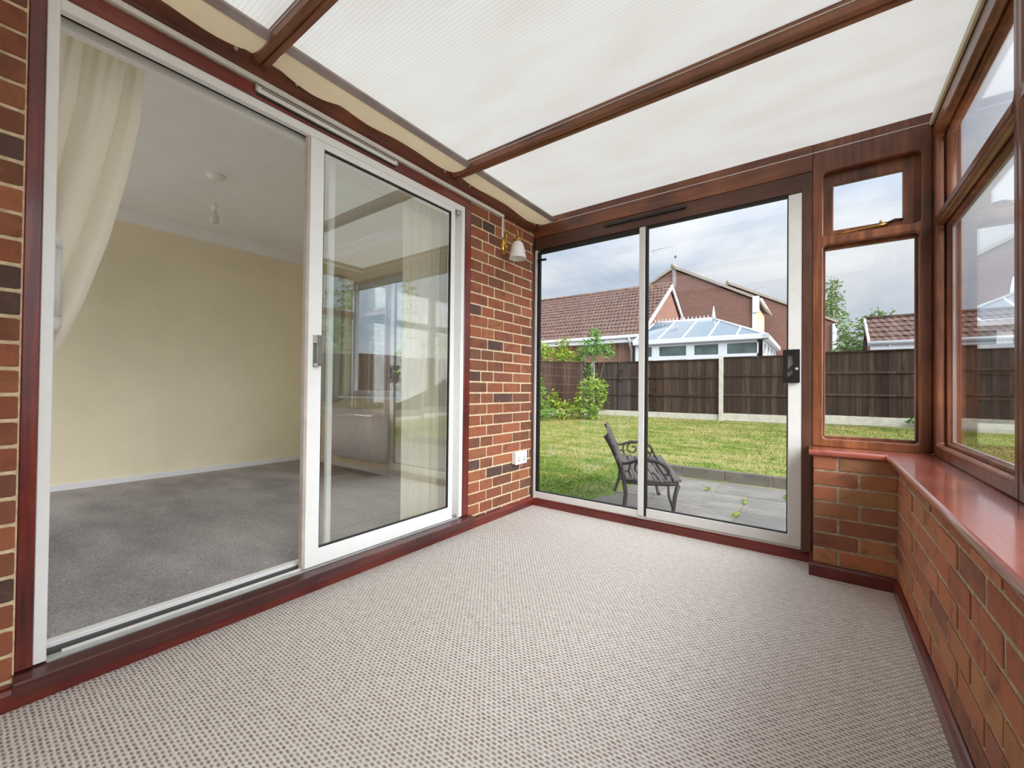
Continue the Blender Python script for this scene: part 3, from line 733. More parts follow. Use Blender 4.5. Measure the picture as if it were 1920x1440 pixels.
# ---------------------------------------------------------------- room beyond the sliding door
RZ, RC, RXB, RY0, RY1 = 0.078, 2.53, -5.08, -1.8, 2.65
tag(box('floor', RXB-0.1, -2.052, RY0, RY1+0.05, RZ-0.05, RZ, GREYC), 'grey pile carpet in the room beyond the sliding door', 'floor', kind='structure')
tag(box('ceiling', RXB-0.1, -2.09, RY0-0.1, RY1+0.1, RC, RC+0.08, PLASTER_W), 'plain white painted ceiling of the room beyond', 'ceiling', kind='structure')
tag(boxes('wall_back', [(RXB-0.12, RXB, 0.1, RY1+0.28, RZ-0.05, RC), (RXB-0.12, RXB, RY0-0.1, -1.6, RZ-0.05, RC), (RXB-0.12, RXB, -1.6, 0.1, RZ-0.05, 0.5), (RXB-0.12, RXB, -1.6, 0.1, 2.3, RC)], CREAMW), 'cream painted far wall of the room beyond', 'wall', kind='structure')  # hidden stretch has an opening added to let in fill daylight
WX0, WX1, WZ0, WZ1 = -4.28, -2.70, 0.87, 2.12
tag(boxes('wall_far_right', [(RXB, WX0, RY1, 2.79, RZ-0.3, RC), (WX1, -2.1, RY1, 2.79, RZ-0.3, RC), (WX0, WX1, RY1, 2.79, RZ-0.3, WZ0), (WX0, WX1, RY1, 2.79, WZ1, RC)], CREAMW), 'cream painted room wall with the white window seen through the door glass', 'wall', kind='structure')
tag(boxes('wall_near', [(RXB, -4.95, RY0-0.12, RY0, RZ-0.3, RC), (-2.25, -2.1, RY0-0.12, RY0, RZ-0.3, RC), (-4.95, -2.25, RY0-0.12, RY0, RZ-0.3, 0.15), (-4.95, -2.25, RY0-0.12, RY0, 2.42, RC)], CREAMW), 'cream painted room wall with a wide window added for fill light', 'wall', kind='structure')
tag(boxes('wall_inner', [(-2.11, -2.10, RY0, 0.171, RZ-0.05, RC), (-2.11, -2.10, 2.09, RY1, RZ-0.05, RC), (-2.11, -2.10, 0.171, 2.09, 2.30, RC), (-2.10, -2.0, RY0, -0.72, RZ-0.3, RC)], CREAMW), 'cream painted inner face of the house wall around the sliding door', 'wall', kind='structure')
tag(boxes('trim_17', [(-2.11, -2.045, 0.134, 0.171, RZ, 2.205), (-2.11, -2.045, 2.088, 2.14, RZ, 2.205), (-2.11, -2.045, 0.134, 2.14, 2.252, 2.30)], PLASTER_W), 'white plastered reveal behind the sliding door frame', 'reveal', kind='structure')
tag(box('baseboard_back', RXB, RXB+0.016, RY0, RY1, RZ, RZ+0.055, SKIRTW, None, 0.004), 'white skirting board along the far cream wall', 'skirting board', kind='structure')
tag(box('baseboard_far_right', RXB+0.016, -2.11, RY1-0.016, RY1, RZ, RZ+0.055, SKIRTW, None, 0.004), 'white skirting board under the white room window', 'skirting board', kind='structure')
def coving(name, pts, axis, a0, a1, label): return tag(prism(name, pts, axis, a0, a1, PLASTER_W), label, 'coving', kind='structure')
def cov(u, s):
    out = [(u, RC)]
    for k in range(7):
        a = math.radians(90*k/6); out.append((u+s*(0.085-0.075*math.sin(a)), RC-0.085+0.075*(1-math.cos(a))*0+0.085*(1-math.sin(a))*0+0.0))
    return [(u, RC), (u+s*0.085, RC), (u+s*0.078, RC-0.016), (u+s*0.05, RC-0.03), (u+s*0.03, RC-0.05), (u+s*0.016, RC-0.076), (u, RC-0.084)]
coving('trim_18', cov(RXB, 1), 'y', RY0, RY1, 'white plaster coving above the far cream wall')
coving('trim_19', cov(RY1, -1), 'x', RXB, -2.11, 'white plaster coving above the white room window')
# room window
win5 = tag(empty('window_5', ((WX0+WX1)/2, 2.72, WZ0)), 'white framed room window seen through the sliding door glass', 'window', kind='structure')
plate('frame', [(WX0, WZ0), (WX1, WZ0), (WX1, WZ1), (WX0, WZ1)], [rounded(WX0+0.06, -3.14, WZ0+0.06, WZ1-0.06, 0.003, 2), rounded(-3.08, WX1-0.06, WZ0+0.06, WZ1-0.06, 0.003, 2)], 0.06, 'y', 2.72, UPVC, win5, 0.004)
for a, b in ((WX0+0.06, -3.14), (-3.08, WX1-0.06)): box('glass_pane', a, b, 2.745, 2.751, WZ0+0.06, WZ1-0.06, GLASS, win5)
box('window_board', WX0-0.05, WX1+0.05, RY1-0.05, 2.72, WZ0-0.03, WZ0, SKIRTW, win5, 0.004)
fill_win6 = tag(empty('window_6', (-3.7, RY0-0.06, 0.3)), 'wide white framed window added out of view to light the room', 'window', kind='structure')  # unseen opening added to bring more daylight into the room
plate('frame', [(-4.95, 0.15), (-2.25, 0.15), (-2.25, 2.42), (-4.95, 2.42)], [rounded(-4.89, -3.63, 0.21, 2.36, 0.003, 2), rounded(-3.57, -2.31, 0.21, 2.36, 0.003, 2)], 0.06, 'y', RY0-0.1, UPVC, fill_win6, 0.004)
fill_win7 = tag(empty('window_7', (RXB-0.06, -0.75, 0.5)), 'white framed window added unseen in the far wall as fill light', 'window', kind='structure')  # second unseen opening, added as daylight fill for the room
plate('frame', [(-1.6, 0.5), (0.1, 0.5), (0.1, 2.3), (-1.6, 2.3)], [rounded(-1.54, -0.78, 0.56, 2.24, 0.003, 2), rounded(-0.72, 0.04, 0.56, 2.24, 0.003, 2)], 0.06, 'x', RXB-0.1, UPVC, fill_win7, 0.004)
# radiator below the window
rad = empty('radiator', (-3.85, 2.56, 0.2)); tag(rad, 'white ribbed panel radiator under the white room window', 'radiator')
def radp(u, v):
    x = -4.42+1.05*u
    return (x, 2.572-0.012*(0.5+0.5*math.cos(u*2*math.pi*30)), 0.22+0.52*v)
grid_mesh('panel', radp, 240, 2, SKIRTW, rad, thick=0.02)
for x_ in (-4.25, -3.60): box('bracket', x_, x_+0.04, 2.59, 2.649, 0.3, 0.66, SKIRTW, rad)
tube('pipe', [(-4.38, 2.585, 0.24), (-4.38, 2.585, RZ)], 0.008, SKIRTW, rad, 8)
tube('pipe', [(-3.41, 2.585, 0.24), (-3.41, 2.585, RZ)], 0.008, SKIRTW, rad, 8)
# net curtain at the window
nc = tag(grid_mesh('net_curtain', lambda u, v: (-4.58+0.30*u*(0.85+0.15*v), 2.585+0.025*math.sin(u*40+v*1.5), 0.80+1.42*v), 60, 12, NETM, thick=0.001), 'white gathered net curtain at the left of the room window', 'curtain')

# pendant light
pl = empty('pendant_light', (-3.62, 1.165, 2.17)); tag(pl, 'white pendant light with a bare bulb on the room ceiling', 'pendant light')
PX, PY = -3.62, 1.165
lathe('ceiling_rose', [(0.004, RC-0.034), (0.02, RC-0.033), (0.05, RC-0.022), (0.056, RC-0.006), (0.057, RC)], (PX, PY, 0), PLAST, pl, 28)
tube('flex', [(PX, PY, RC-0.03), (PX, PY, 2.325)], 0.004, PLAST, pl, 8)
lathe('lamp_holder', [(0.006, 2.335), (0.016, 2.325), (0.019, 2.300), (0.022, 2.298), (0.022, 2.288), (0.019, 2.286), (0.019, 2.266), (0.010, 2.264)], (PX, PY, 0), PLAST, pl, 20)
def bulbm():
    m, T, b = new_mat('frosted_bulb_glass'); b.inputs['Base Color'].default_value = c(214, 212, 206); b.inputs['Roughness'].default_value = 0.15
    bump(T, b, T.noise(pos(T), 30, 1), 0.02, 0.001); return m
lathe('bulb', [(0.012, 2.266), (0.014, 2.25), (0.026, 2.225), (0.031, 2.203), (0.027, 2.182), (0.014, 2.171), (0.002, 2.168)], (PX, PY, 0), bulbm(), pl, 24)

# curtains
crail = empty('curtain_rail', (-2.15, 1.15, 2.25)); tag(crail, 'pale curtain rail along the inside of the sliding door head', 'curtain rail')
box('track', -2.160, -2.142, -0.35, 2.5, 2.252, 2.276, plain('beige_track', c(206, 196, 180), 0.5), crail, 0.003)
for y in (-0.3, 0.6, 1.5, 2.4): box('rail_bracket', -2.142, -2.1105, y, y+0.02, 2.262, 2.272, PLAST, crail)
CK = 2.165/2.27
def sc(tab): return [(0.97+(z-0.97)*CK if z > 0.97 else z, y*CK) for z, y in tab]
redge = sc([(2.305, 0.484), (2.289, 0.479), (2.055, 0.46), (1.819, 0.428), (1.542, 0.376), (1.297, 0.313), (1.047, 0.231), (0.90, 0.150), (0.80, 0.10), (0.6, 0.09), (0.3, 0.11), (0.1, 0.12)])
ledge = sc([(2.305, -0.14), (2.055, -0.155), (1.819, -0.175), (1.542, -0.20), (1.297, -0.22), (1.047, -0.235), (0.90, -0.22), (0.80, -0.20), (0.6, -0.21), (0.1, -0.24)])
def interp(tab, z):
    for (za, ya), (zb, yb) in zip(tab[:-1], tab[1:]):
        if zb <= z <= za: return ya+(yb-ya)*(za-z)/(za-zb)
    return tab[0][1] if z > tab[0][0] else tab[-1][1]
CTOP = redge[0][0]
def lobe(t):                                       # broad rounded pleat with a narrow valley
    return abs(math.sin(math.pi*t))**0.55
def cur1(u, v):
    z = CTOP-(CTOP-0.1)*v
    r_, l_ = interp(redge, z), interp(ledge, z)
    g = u+0.012*math.sin(9*v+u*5)
    y = l_+(r_-l_)*u
    amp = 0.055*min(1.0, 0.35+v*6)
    x = -2.198+amp*lobe(g*5.2+0.35+0.10*math.sin(v*3.0))+0.006*math.sin(u*2*math.pi*17+v*9)*max(0, 1-v*5)
    if u > 0.93: x -= 0.02*((u-0.93)/0.07)**2
    return (x, y, z+0.010*math.sin(u*2*math.pi*10.4+1.0)*max(0, 1-v*14))
cur = empty('curtain', (-2.17, 0.1, 0.1)); tag(cur, 'cream gathered curtain swept back to the left of the open door', 'curtain', 'cream door curtains')
grid_mesh('cloth', cur1, 220, 80, CURTM, cur)
for y in (0.235, 0.31, 0.385, 0.45):
    tube('curtain_hook', [(-2.155, y, 2.254), (-2.150, y+0.002, 2.244), (-2.142, y+0.004, 2.230), (-2.150, y+0.005, 2.220)], 0.0022, CHROME, cur, 6)
def cur2(u, v):
    z = CTOP-(CTOP-0.1)*v
    y = 1.735+0.46*u*(1.0+0.02*v)
    x = -2.195+0.05*lobe(u*5.0+0.2)*(0.7+0.3*v)+0.004*math.sin(u*2*math.pi*12+v*2)
    return (x, y, z)
curB = empty('curtain', (-2.17, 1.97, 0.1)); tag(curB, 'cream curtain hanging straight behind the closed glass door leaf', 'curtain', 'cream door curtains')
grid_mesh('cloth', cur2, 160, 30, CURTM, curB)

# ---------------------------------------------------------------- garden
PZ = -0.25
def lawn_z(y): return -0.26+0.44*(max(0.0, y-3.0)/9.1)**1.15
GRAVEL = plain('pale_gravel', c(150, 144, 136), 0.95, var=0.15, scale=3)
gnd = tag(grid_mesh('ground', lambda u, v: (-60+120*u, -20+120*v, -0.6+0.78*(-20+120*v > 18)), 30, 30, GRAVEL), 'pale gravelly ground beyond the garden', 'ground', kind='structure')
def in_patio(x, y): return (-2.0 - 0.10*math.sin(y*2.1) < x < 3.6) and y < 6.2
lw = []
def lawn_fn(u, v):
    x = -11+17*u; y = 2.95+9.6*v
    z = lawn_z(y)
    if in_patio(x, y): z = PZ-0.05
    return (x, y, z)
lawn = tag(grid_mesh('lawn', lawn_fn, 136, 96, GRASS), 'mown lawn sloping up to the fence with dry clippings', 'lawn', kind='structure')
# grass blades (uncountable)
NB = 170000
gx = rng.uniform(-8.5, 4.5, NB); gy = 3.0+9.1*rng.uniform(0, 1, NB)**1.35
ok = ~((gx > -2.0-0.10*np.sin(gy*2.1)+rng.normal(0, 0.03, NB)) & (gx < 3.6) & (gy < 6.24))
ok &= ~((gx > -5.3) & (gx < -2.2) & (gy < 2.97))
gx, gy = gx[ok], gy[ok]; n = len(gx)
gz = -0.26+0.44*(np.maximum(0, gy-3.0)/9.1)**1.15-0.004
hh = rng.uniform(0.015, 0.042, n); ang = rng.uniform(0, 2*np.pi, n); wd = rng.uniform(0.003, 0.006, n)*(1+gy*0.08)
lx, ly = rng.normal(0, 0.018, n), rng.normal(0, 0.018, n)
vv = np.empty((n, 3, 3), np.float32)
vv[:, 0] = np.stack([gx-np.cos(ang)*wd, gy-np.sin(ang)*wd, gz], 1)
vv[:, 1] = np.stack([gx+np.cos(ang)*wd, gy+np.sin(ang)*wd, gz], 1)
vv[:, 2] = np.stack([gx+lx, gy+ly, gz+hh], 1)
def tri_mesh(name, vv, k):
    me = bpy.data.meshes.new(name); n = len(vv)
    me.vertices.add(n*k); me.vertices.foreach_set('co', vv.reshape(-1).astype(np.float32))
    me.loops.add(n*k); me.loops.foreach_set('vertex_index', np.arange(n*k, dtype=np.int32))
    me.polygons.add(n); me.polygons.foreach_set('loop_start', np.arange(0, n*k, k, dtype=np.int32))
    me.update(calc_edges=True); return me
tag(from_mesh('grass_blades', tri_mesh('grass_blades', vv, 3), GRASS), 'short green grass blades across the sloping lawn', 'grass', kind='stuff')

# patio with its slabs
patio = tag(box('patio', -2.0, 3.6, 3.0, 6.19, PZ-0.12, PZ-0.012, SOIL), 'grey stone slab patio outside the garden door', 'patio', kind='structure')
sb = make_shared_box('patio_slab', 0.02); sb.materials.append(SLAB)
ry = [3.01, 3.36, 4.06, 4.77, 5.50, 6.165]
offs = [0.1, 0.55, 0.0, 0.42, 0.12]
widths = [[0.9, 0.6, 0.75], [0.7, 0.95, 0.6], [0.72, 0.62, 0.9], [0.62, 0.9, 0.72], [0.9, 0.72, 0.6]]
for k in range(5):
    x = -2.0-offs[k]*0.0; first = True; i = 0
    anchor = -0.652 if k in (2, 3) else (-1.02 if k == 4 else -0.9)
    xs = [anchor]
    while xs[0] > -2.0: xs.insert(0, xs[0]-widths[k][len(xs) % 3])
    while xs[-1] < 3.55: xs.append(xs[-1]+widths[k][len(xs) % 3])
    for a, b in zip(xs[:-1], xs[1:]):
        a = max(a, -1.99-0.04*random.random()); b = min(b, 3.58)
        if b-a < 0.08: continue
        g = 0.009
        place('slab', sb, SLAB, patio, ((a+b)/2, (ry[k]+ry[k+1])/2, PZ-0.02+random.uniform(-0.003, 0.003)), (b-a-2*g, ry[k+1]-ry[k]-2*g, 0.04), random.uniform(-0.004, 0.004))
kerb = tag(box('kerb', -1.95, 3.6, 6.19, 6.30, PZ-0.1, -0.14, SOIL), 'low stone kerb holding back the lawn behind the patio', 'kerb', kind='structure')
kb = make_shared_box('kerb_block', 0.02); kb.materials.append(KERB)
x = -1.92
edges = [-1.92, -1.57, -1.02, -0.475, 0.08, 0.63, 1.18, 1.73, 2.28, 2.83, 3.38]
for a, b in zip(edges[:-1], edges[1:]):
    place('kerb_stone', kb, KERB, kerb, ((a+b)/2, 6.235, -0.185), (b-a-0.010, 0.11, 0.15+random.uniform(-0.004, 0.004)), random.uniform(-0.008, 0.008))

# plants
def leaf_verts(cen, nrm_rng, size, n):
    """n rhombus leaves at the points cen"""
    d = nrm_rng.normal(0, 1, (n, 3)); d[:, 2] = d[:, 2]*0.5-0.1; d /= np.linalg.norm(d, axis=1, keepdims=True)
    s = np.cross(d, nrm_rng.normal(0, 1, (n, 3))); s /= np.linalg.norm(s, axis=1, keepdims=True)
    L = size*nrm_rng.uniform(0.6, 1.3, (n, 1)); Wd = L*nrm_rng.uniform(0.28, 0.45, (n, 1))
    up_ = np.cross(d, s)
    q = np.empty((n, 4, 3), np.float32)
    q[:, 0] = cen-d*L*0.5; q[:, 1] = cen+s*Wd*0.5+up_*L*0.06; q[:, 2] = cen+d*L*0.5; q[:, 3] = cen-s*Wd*0.5+up_*L*0.06
    return q
def plant(name, label, cat, base, blobs, leaf, n, mat, stems=3, group=None, srad=0.02):
    """blobs: (dx,dy,z,rx,ry,rz) relative to base x,y with absolute heights above base z"""
    bx, by, bz = base
    e = empty(name, base); tag(e, label, cat, group)
    vol = np.array([b[3]*b[4]*b[5] for b in blobs])**0.75; cnt = np.maximum(8, (n*vol/vol.sum()).astype(int))
    qs = []
    for b, k in zip(blobs, cnt):
        p = rng.normal(0, 1, (k, 3)); p /= np.linalg.norm(p, axis=1, keepdims=True)
        p *= (rng.uniform(0.25, 1.0, (k, 1))**0.5)*(1+0.22*np.sin(p[:, :1]*7+b[0]*9)+0.18*np.sin(p[:, 2:]*9+p[:, 1:2]*6))
        cen = p*np.array(b[3:6])+np.array([bx+b[0], by+b[1], bz+b[2]])
        cen[:, 2] = np.maximum(cen[:, 2], bz+0.02)
        qs.append(leaf_verts(cen, rng, leaf, k))
    from_mesh('foliage', tri_mesh('foliage', np.concatenate(qs), 4), mat, e)
    for i in range(stems):
        b = blobs[i % len(blobs)]
        tube('stem', [(bx+random.uniform(-0.05, 0.05), by+random.uniform(-0.05, 0.05), bz-0.03), (bx+b[0]*0.5, by+b[1]*0.5, bz+b[2]*0.5), (bx+b[0], by+b[1], bz+b[2]+b[5]*0.5)], [srad, srad*0.8, srad*0.3], BARK, e, 6)
    return e
FG = 0.19
plant('golden_shrub', 'golden green leafy shrub on the lawn beside the concrete post', 'shrub', (-5.25, 10.9, 0.13), [(0, 0, 0.55, 0.42, 0.35, 0.48), (0.1, 0, 0.95, 0.34, 0.3, 0.28), (-0.12, 0, 0.25, 0.5, 0.4, 0.25), (0.3, 0, 0.7, 0.2, 0.2, 0.3)], 0.15, 1000, LEAF_GOLD, 4)
plant('climbing_shrub', 'bright green climbing shrub spilling over the fence corner', 'shrub', (-5.7, 11.85, 0.19), [(0.0, 0, 2.05, 0.42, 0.3, 0.34), (0.15, 0, 2.45, 0.20, 0.2, 0.24), (0.55, 0.0, 1.95, 0.26, 0.2, 0.25), (-0.35, 0, 1.75, 0.25, 0.2, 0.3), (-0.1, 0, 1.35, 0.25, 0.12, 0.25)], 0.15, 700, LEAF_GREEN, 4)
plant('low_shrub', 'low yellowish shrub at the foot of the angled fence', 'shrub', (-5.9, 10.6, 0.12), [(0, 0, 0.25, 0.40, 0.3, 0.25), (-0.35, 0, 0.5, 0.22, 0.2, 0.3)], 0.13, 420, LEAF_GOLD, 3)
plant('leafy_shrub', 'dark green leafy shrub at the left edge of the garden view', 'shrub', (-6.45, 10.0, 0.10), [(0.0, 0, 0.55, 0.32, 0.3, 0.55), (0.05, 0, 0.2, 0.6, 0.3, 0.2), (-0.05, 0, 1.0, 0.22, 0.2, 0.3)], 0.14, 700, LEAF_GREEN, 3)
plant('garden_shrub', 'pale green shrub growing behind the angled fence', 'shrub', (-7.3, 12.4, 0.2), [(0, 0, 1.9, 0.55, 0.4, 0.45), (0.35, 0, 2.25, 0.2, 0.2, 0.35), (-0.7, 0, 2.1, 0.3, 0.3, 0.5), (0.6, -0.1, 1.8, 0.4, 0.3, 0.25)], 0.16, 800, LEAF_GOLD, 4)
plant('tall_shrub', 'tall green shrub seen through the room window', 'shrub', (-7.3, 6.1, -0.1), [(0, 0, 1.5, 0.3, 0.3, 0.7), (0.05, 0, 2.3, 0.2, 0.2, 0.5), (0.1, 0, 0.8, 0.3, 0.3, 0.5)], 0.16, 700, LEAF_GREEN, 4)
plant('fence_weed', 'small leafy weed against the fence below the end window', 'weed', (1.95, 11.95, 0.32), [(0, 0, 0.12, 0.24, 0.12, 0.14), (-0.25, 0, 0.06, 0.25, 0.08, 0.07)], 0.12, 150, LEAF_GREEN, 2, srad=0.008)
for (px_, py_) in ((-1.12, 5.52), (-0.70, 5.2), (-0.65, 4.6), (-0.30, 5.55), (-0.05, 5.40), (0.3, 5.50), (-1.35, 4.95)):
    pass
weeds = [((-1.10, 5.53), 'small grass tuft in the patio joint nearest the bench'), ((-0.655, 5.18), 'grass tuft at the crossing of the patio joints'), ((-0.65, 4.58), 'longest grass tuft in the patio joint near the door'), ((-0.30, 5.66), 'grass tuft on the slab below the kerb'), ((-0.06, 5.50), 'rightmost grass tuft in the patio joints')]
for (wx, wy), lb in weeds:
    q = leaf_verts(np.array([wx, wy, PZ+0.018])+rng.normal(0, 1, (22, 3))*np.array([0.010, 0.04, 0.003]), rng, 0.05, 22)
    q[..., 2] = np.maximum(q[..., 2], PZ-0.002)
    tag(from_mesh('weed_tuft', tri_mesh('weed_tuft', q, 4), LEAF_GOLD), lb, 'weed', 'grass tufts in the patio joints')

# fence
fb = make_shared_box('fence_board', 0.05); fb.materials.append(FENCE)
rail_me = make_shared_box('fence_rail', 0.05); rail_me.materials.append(FENCE)
gb_me = make_shared_box('gravel_board', 0.02); gb_me.materials.append(CONCRETE)
post_me = make_shared_box('concrete_post', 0.04); post_me.materials.append(CONCRETE)
PANEL_H, GB_H = 1.47, 0.15
def local(o, parent, loc, scale, rot=(0, 0, 0)):
    COL.objects.link(o); o.parent = parent; o.location = loc; o.scale = scale; o.rotation_euler = rot
def fence_run(p0, p1, z, labels, boards=True):
    p0, p1 = Vector((p0[0], p0[1], 0)), Vector((p1[0], p1[1], 0))
    d = p1-p0; L = d.length; rz = math.atan2(d.y, d.x)
    mid = (p0+p1)/2; w_ = L-0.09
    e = empty('timber_fence', (mid.x, mid.y, z+GB_H), rz); tag(e, labels[0], 'fence panel', 'garden fence panels')
    nb = max(4, round(w_/0.108)); bw = w_/nb
    for i in range(nb):
        o = bpy.data.objects.new('board', fb)
        local(o, e, (-w_/2+bw*(i+0.5), 0.012+0.003*(i % 2), PANEL_H/2-0.01+random.uniform(-0.004, 0.004)), (bw+0.012, 0.014, PANEL_H-0.03), (0, 0, 0.06))
    for zz in (0.48, 0.98):
        o = bpy.data.objects.new('rail', rail_me); local(o, e, (0, -0.014, zz), (w_, 0.036, 0.045))
    o = bpy.data.objects.new('capping', rail_me); local(o, e, (0, 0, PANEL_H-0.012), (w_, 0.07, 0.026))
    g = place('gravel_board', gb_me, CONCRETE, None, (mid.x, mid.y, z+GB_H/2-0.02), (w_, 0.05, GB_H+0.04), rz)
    tag(g, labels[1], 'gravel board', 'concrete gravel boards under the fence')
def fence_post(p, z, label, h=1.70):
    o = place('fence_post', post_me, CONCRETE, None, (p[0], p[1], z+h/2-0.1), (0.10, 0.10, h+0.2))
    tag(o, label, 'fence post', 'concrete fence posts')
FX = [-5.74, -4.05, -2.08, -0.14, 1.80, 3.74, 5.68]
names_end = ['between the climbing shrub and the white door mullion', 'behind the bench, right of the white door mullion', 'seen through the right hand door leaf below the white glasshouse', 'behind the end window below the tall brick house', 'below the tiled garage roof', 'beyond the side window at the far right']
for i in range(6):
    z = FG+0.022*max(0, (FX[i]+FX[i+1])/2+3.0)
    fence_run((FX[i], 12.1), (FX[i+1], 12.1), z, ['dark brown timber fence panel '+names_end[i], 'pale concrete gravel board '+names_end[i]])
pl_names = ['at the fence corner behind the climbing shrub', 'just right of the white door mullion', 'in the middle of the right hand door leaf', 'hidden by the handle side stile of the garden door', 'behind the end window frame', 'in line with the side window', 'at the far right fence corner']
for x_, nm in zip(FX, pl_names): fence_post((x_, 12.08), FG+0.022*max(0, x_+3.0), 'pale concrete fence post '+nm, 1.68)
left = [(-5.74, 12.1), (-6.92, 10.6), (-7.75, 8.85), (-8.35, 7.0), (-8.75, 5.1), (-8.95, 3.2)]
ln = ['angled beside the golden shrub', 'left of the leafy dark green shrub', 'in the left side fence, third from the corner', 'in the left side fence, fourth from the corner', 'in the left side fence, farthest from the corner']
for i in range(5):
    z = lawn_z((left[i][1]+left[i+1][1])/2)+0.03
    fence_run(left[i], left[i+1], FG-0.02*i, ['dark brown fence panel '+ln[i], 'concrete gravel board '+ln[i]])
    fence_post(left[i+1], FG-0.02*i, 'concrete fence post by the panel '+ln[i])
rgt = [(5.68, 12.1), (5.55, 10.2), (5.45, 8.3), (5.4, 6.4), (5.35, 4.5), (5.3, 2.6)]
rn = ['first from the right corner', 'second from the right corner', 'third from the right corner', 'fourth from the right corner', 'fifth from the right corner']
for i in range(5):
    fence_run(rgt[i], rgt[i+1], FG+0.1-0.05*i, ['dark brown side fence panel on the right, '+rn[i], 'concrete gravel board on the right, '+rn[i]])
    fence_post(rgt[i+1], FG+0.1-0.05*i, 'concrete post on the right side fence, '+rn[i])

# ---------------------------------------------------------------- bench
bench = empty('garden_bench', (-1.067, 3.72, PZ), math.atan2(0.404, 0.915))
tag(bench, 'black cast iron garden bench with scrolled arms on the patio', 'bench')
BL = 1.30
def iron_side(y0):
    bm = bmesh.new()
    def T_(pts, r): tube_bm(bm, [(a, y0, z) for a, z in pts], r, 7)
    T_([(-0.42, 0.0), (-0.40, 0.03), (-0.355, 0.16), (-0.34, 0.30), (-0.355, 0.42), (-0.40, 0.56), (-0.46, 0.70), (-0.52, 0.81)], [0.024, 0.019, 0.018, 0.019, 0.021, 0.019, 0.018, 0.02])
    T_([(0.10, 0.0), (0.085, 0.03), (0.055, 0.16), (0.07, 0.30), (0.095, 0.40)], [0.024, 0.018, 0.017, 0.018, 0.02])
    T_([(0.055, 0.19), (0.02, 0.30), (0.015, 0.40)], 0.011)
    T_([(-0.355, 0.41), (-0.2, 0.40), (0.0, 0.405), (0.10, 0.415)], 0.019)
    T_([(-0.35, 0.16), (-0.15, 0.13), (0.05, 0.16)], 0.010)
    # arm with scrolls
    T_([(-0.405, 0.585), (-0.36, 0.565), (-0.31, 0.575), (-0.24, 0.60), (-0.15, 0.605), (-0.07, 0.595), (-0.01, 0.565), (0.02, 0.52), (0.01, 0.48), (-0.02, 0.49)], [0.013, 0.013, 0.015, 0.017, 0.018, 0.018, 0.017, 0.015, 0.012, 0.008])
    T_([(0.02, 0.52), (0.045, 0.46), (0.06, 0.415)], 0.012)
    sp = [( -0.20+0.075*(1-k/20)*math.cos(k*0.42+1.9), 0.525+0.068*(1-k/22)*math.sin(k*0.42+1.9)) for k in range(17)]
    T_(sp, 0.009)
    T_([(-0.30, 0.575), (-0.315, 0.50), (-0.29, 0.44), (-0.24, 0.41)], 0.010)
    T_([(-0.37, 0.50), (-0.32, 0.50)], 0.009)
    T_([(-0.10, 0.60), (-0.055, 0.53), (-0.005, 0.46), (0.02, 0.41)], 0.011)
    T_([(-0.12, 0.50), (-0.08, 0.47), (-0.05, 0.42)], 0.009)
    return from_mesh('side_frame', bm_mesh(bm, 'side_frame', True), IRON, bench, False)
iron_side(0.0); iron_side(BL)
def slat(name, a0, z0, a1, z1, t):
    """slat spanning both side frames; cross-section from (a0,z0) to (a1,z1)"""
    n_ = Vector((-(z1-z0), a1-a0)); n_.normalize(); n_ *= t
    poly = [(a0, z0), (a1, z1), (a1+n_.x, z1+n_.y), (a0+n_.x, z0+n_.y)]
    return prism(name, poly, 'y', -0.03, BL+0.03, SLATM, bench, False, 0.003)
sa = [(-0.345, 0.432), (-0.265, 0.424), (-0.185, 0.421), (-0.105, 0.421), (-0.025, 0.423), (0.055, 0.430)]
for i, (a, z) in enumerate(sa): slat('seat_slat', a, z, a+0.066, z+(0.004 if i > 3 else -0.004 if i < 1 else 0), 0.020)
for a, z, a2, z2 in ((-0.362, 0.475, -0.385, 0.535), (-0.390, 0.552, -0.415, 0.612), (-0.421, 0.630, -0.448, 0.690), (-0.455, 0.706, -0.484, 0.764), (-0.492, 0.778, -0.508, 0.830)): slat('back_slat', a, z, a2, z2, -0.020)
tube('stretcher', [(-0.15, 0, 0.135), (-0.15, BL/2, 0.135), (-0.15, BL, 0.135)], 0.009, IRON, bench, 7, False)
for a, z in sa[::2]:
    for y in (0.0, BL): lathe('bolt', [(0.008, z+0.020), (0.008, z+0.024), (0.003, z+0.027)], (a+0.033, y, 0), CHROME, bench, 10, 'z', False)

# ---------------------------------------------------------------- buildings beyond the fence
def tiled_roof(name, parent, x0, x1, ye, ze, yr_, zr, gauge=0.34, roll=0.165, mat=TILE):
    """one pitched slope: eave line (ye,ze) up to the ridge (yr_,zr), from x0 to x1; stepped courses with rolls"""
    L = math.hypot(yr_-ye, zr-ze); nr = max(2, round(L/gauge)); nc = max(4, round((x1-x0)/roll)*5)
    d = Vector((0, yr_-ye, zr-ze))/L; nrm = Vector((0, -d.z, d.y)); nrm = nrm if nrm.z > 0 else -nrm
    bm = bmesh.new()
    for k in range(nr):
        rowv = []
        for j, (t, lift) in enumerate(((k, 0.0), (k, 0.045), (k+1, 0.012))):
            base = Vector((0, ye, ze))+d*(L*t/nr-(0.03 if j < 2 else 0))
            row = []
            for i in range(nc+1):
                ph = (i/nc*(x1-x0)/roll + (0.5 if k % 2 else 0))*2*math.pi
                hgt = lift+0.022*(0.5+0.5*math.cos(ph)) if lift or j else 0.0
                row.append(bm.verts.new(base+nrm*hgt+Vector((x0+(x1-x0)*i/nc, 0, 0))))
            rowv.append(row)
        for a, b in zip(rowv[:-1], rowv[1:]):
            for i in range(nc): bm.faces.new((a[i], a[i+1], b[i+1], b[i]))
    o = from_mesh(name, bm_mesh(bm, name), mat, parent); o['kind'] = 'stuff'
    return o
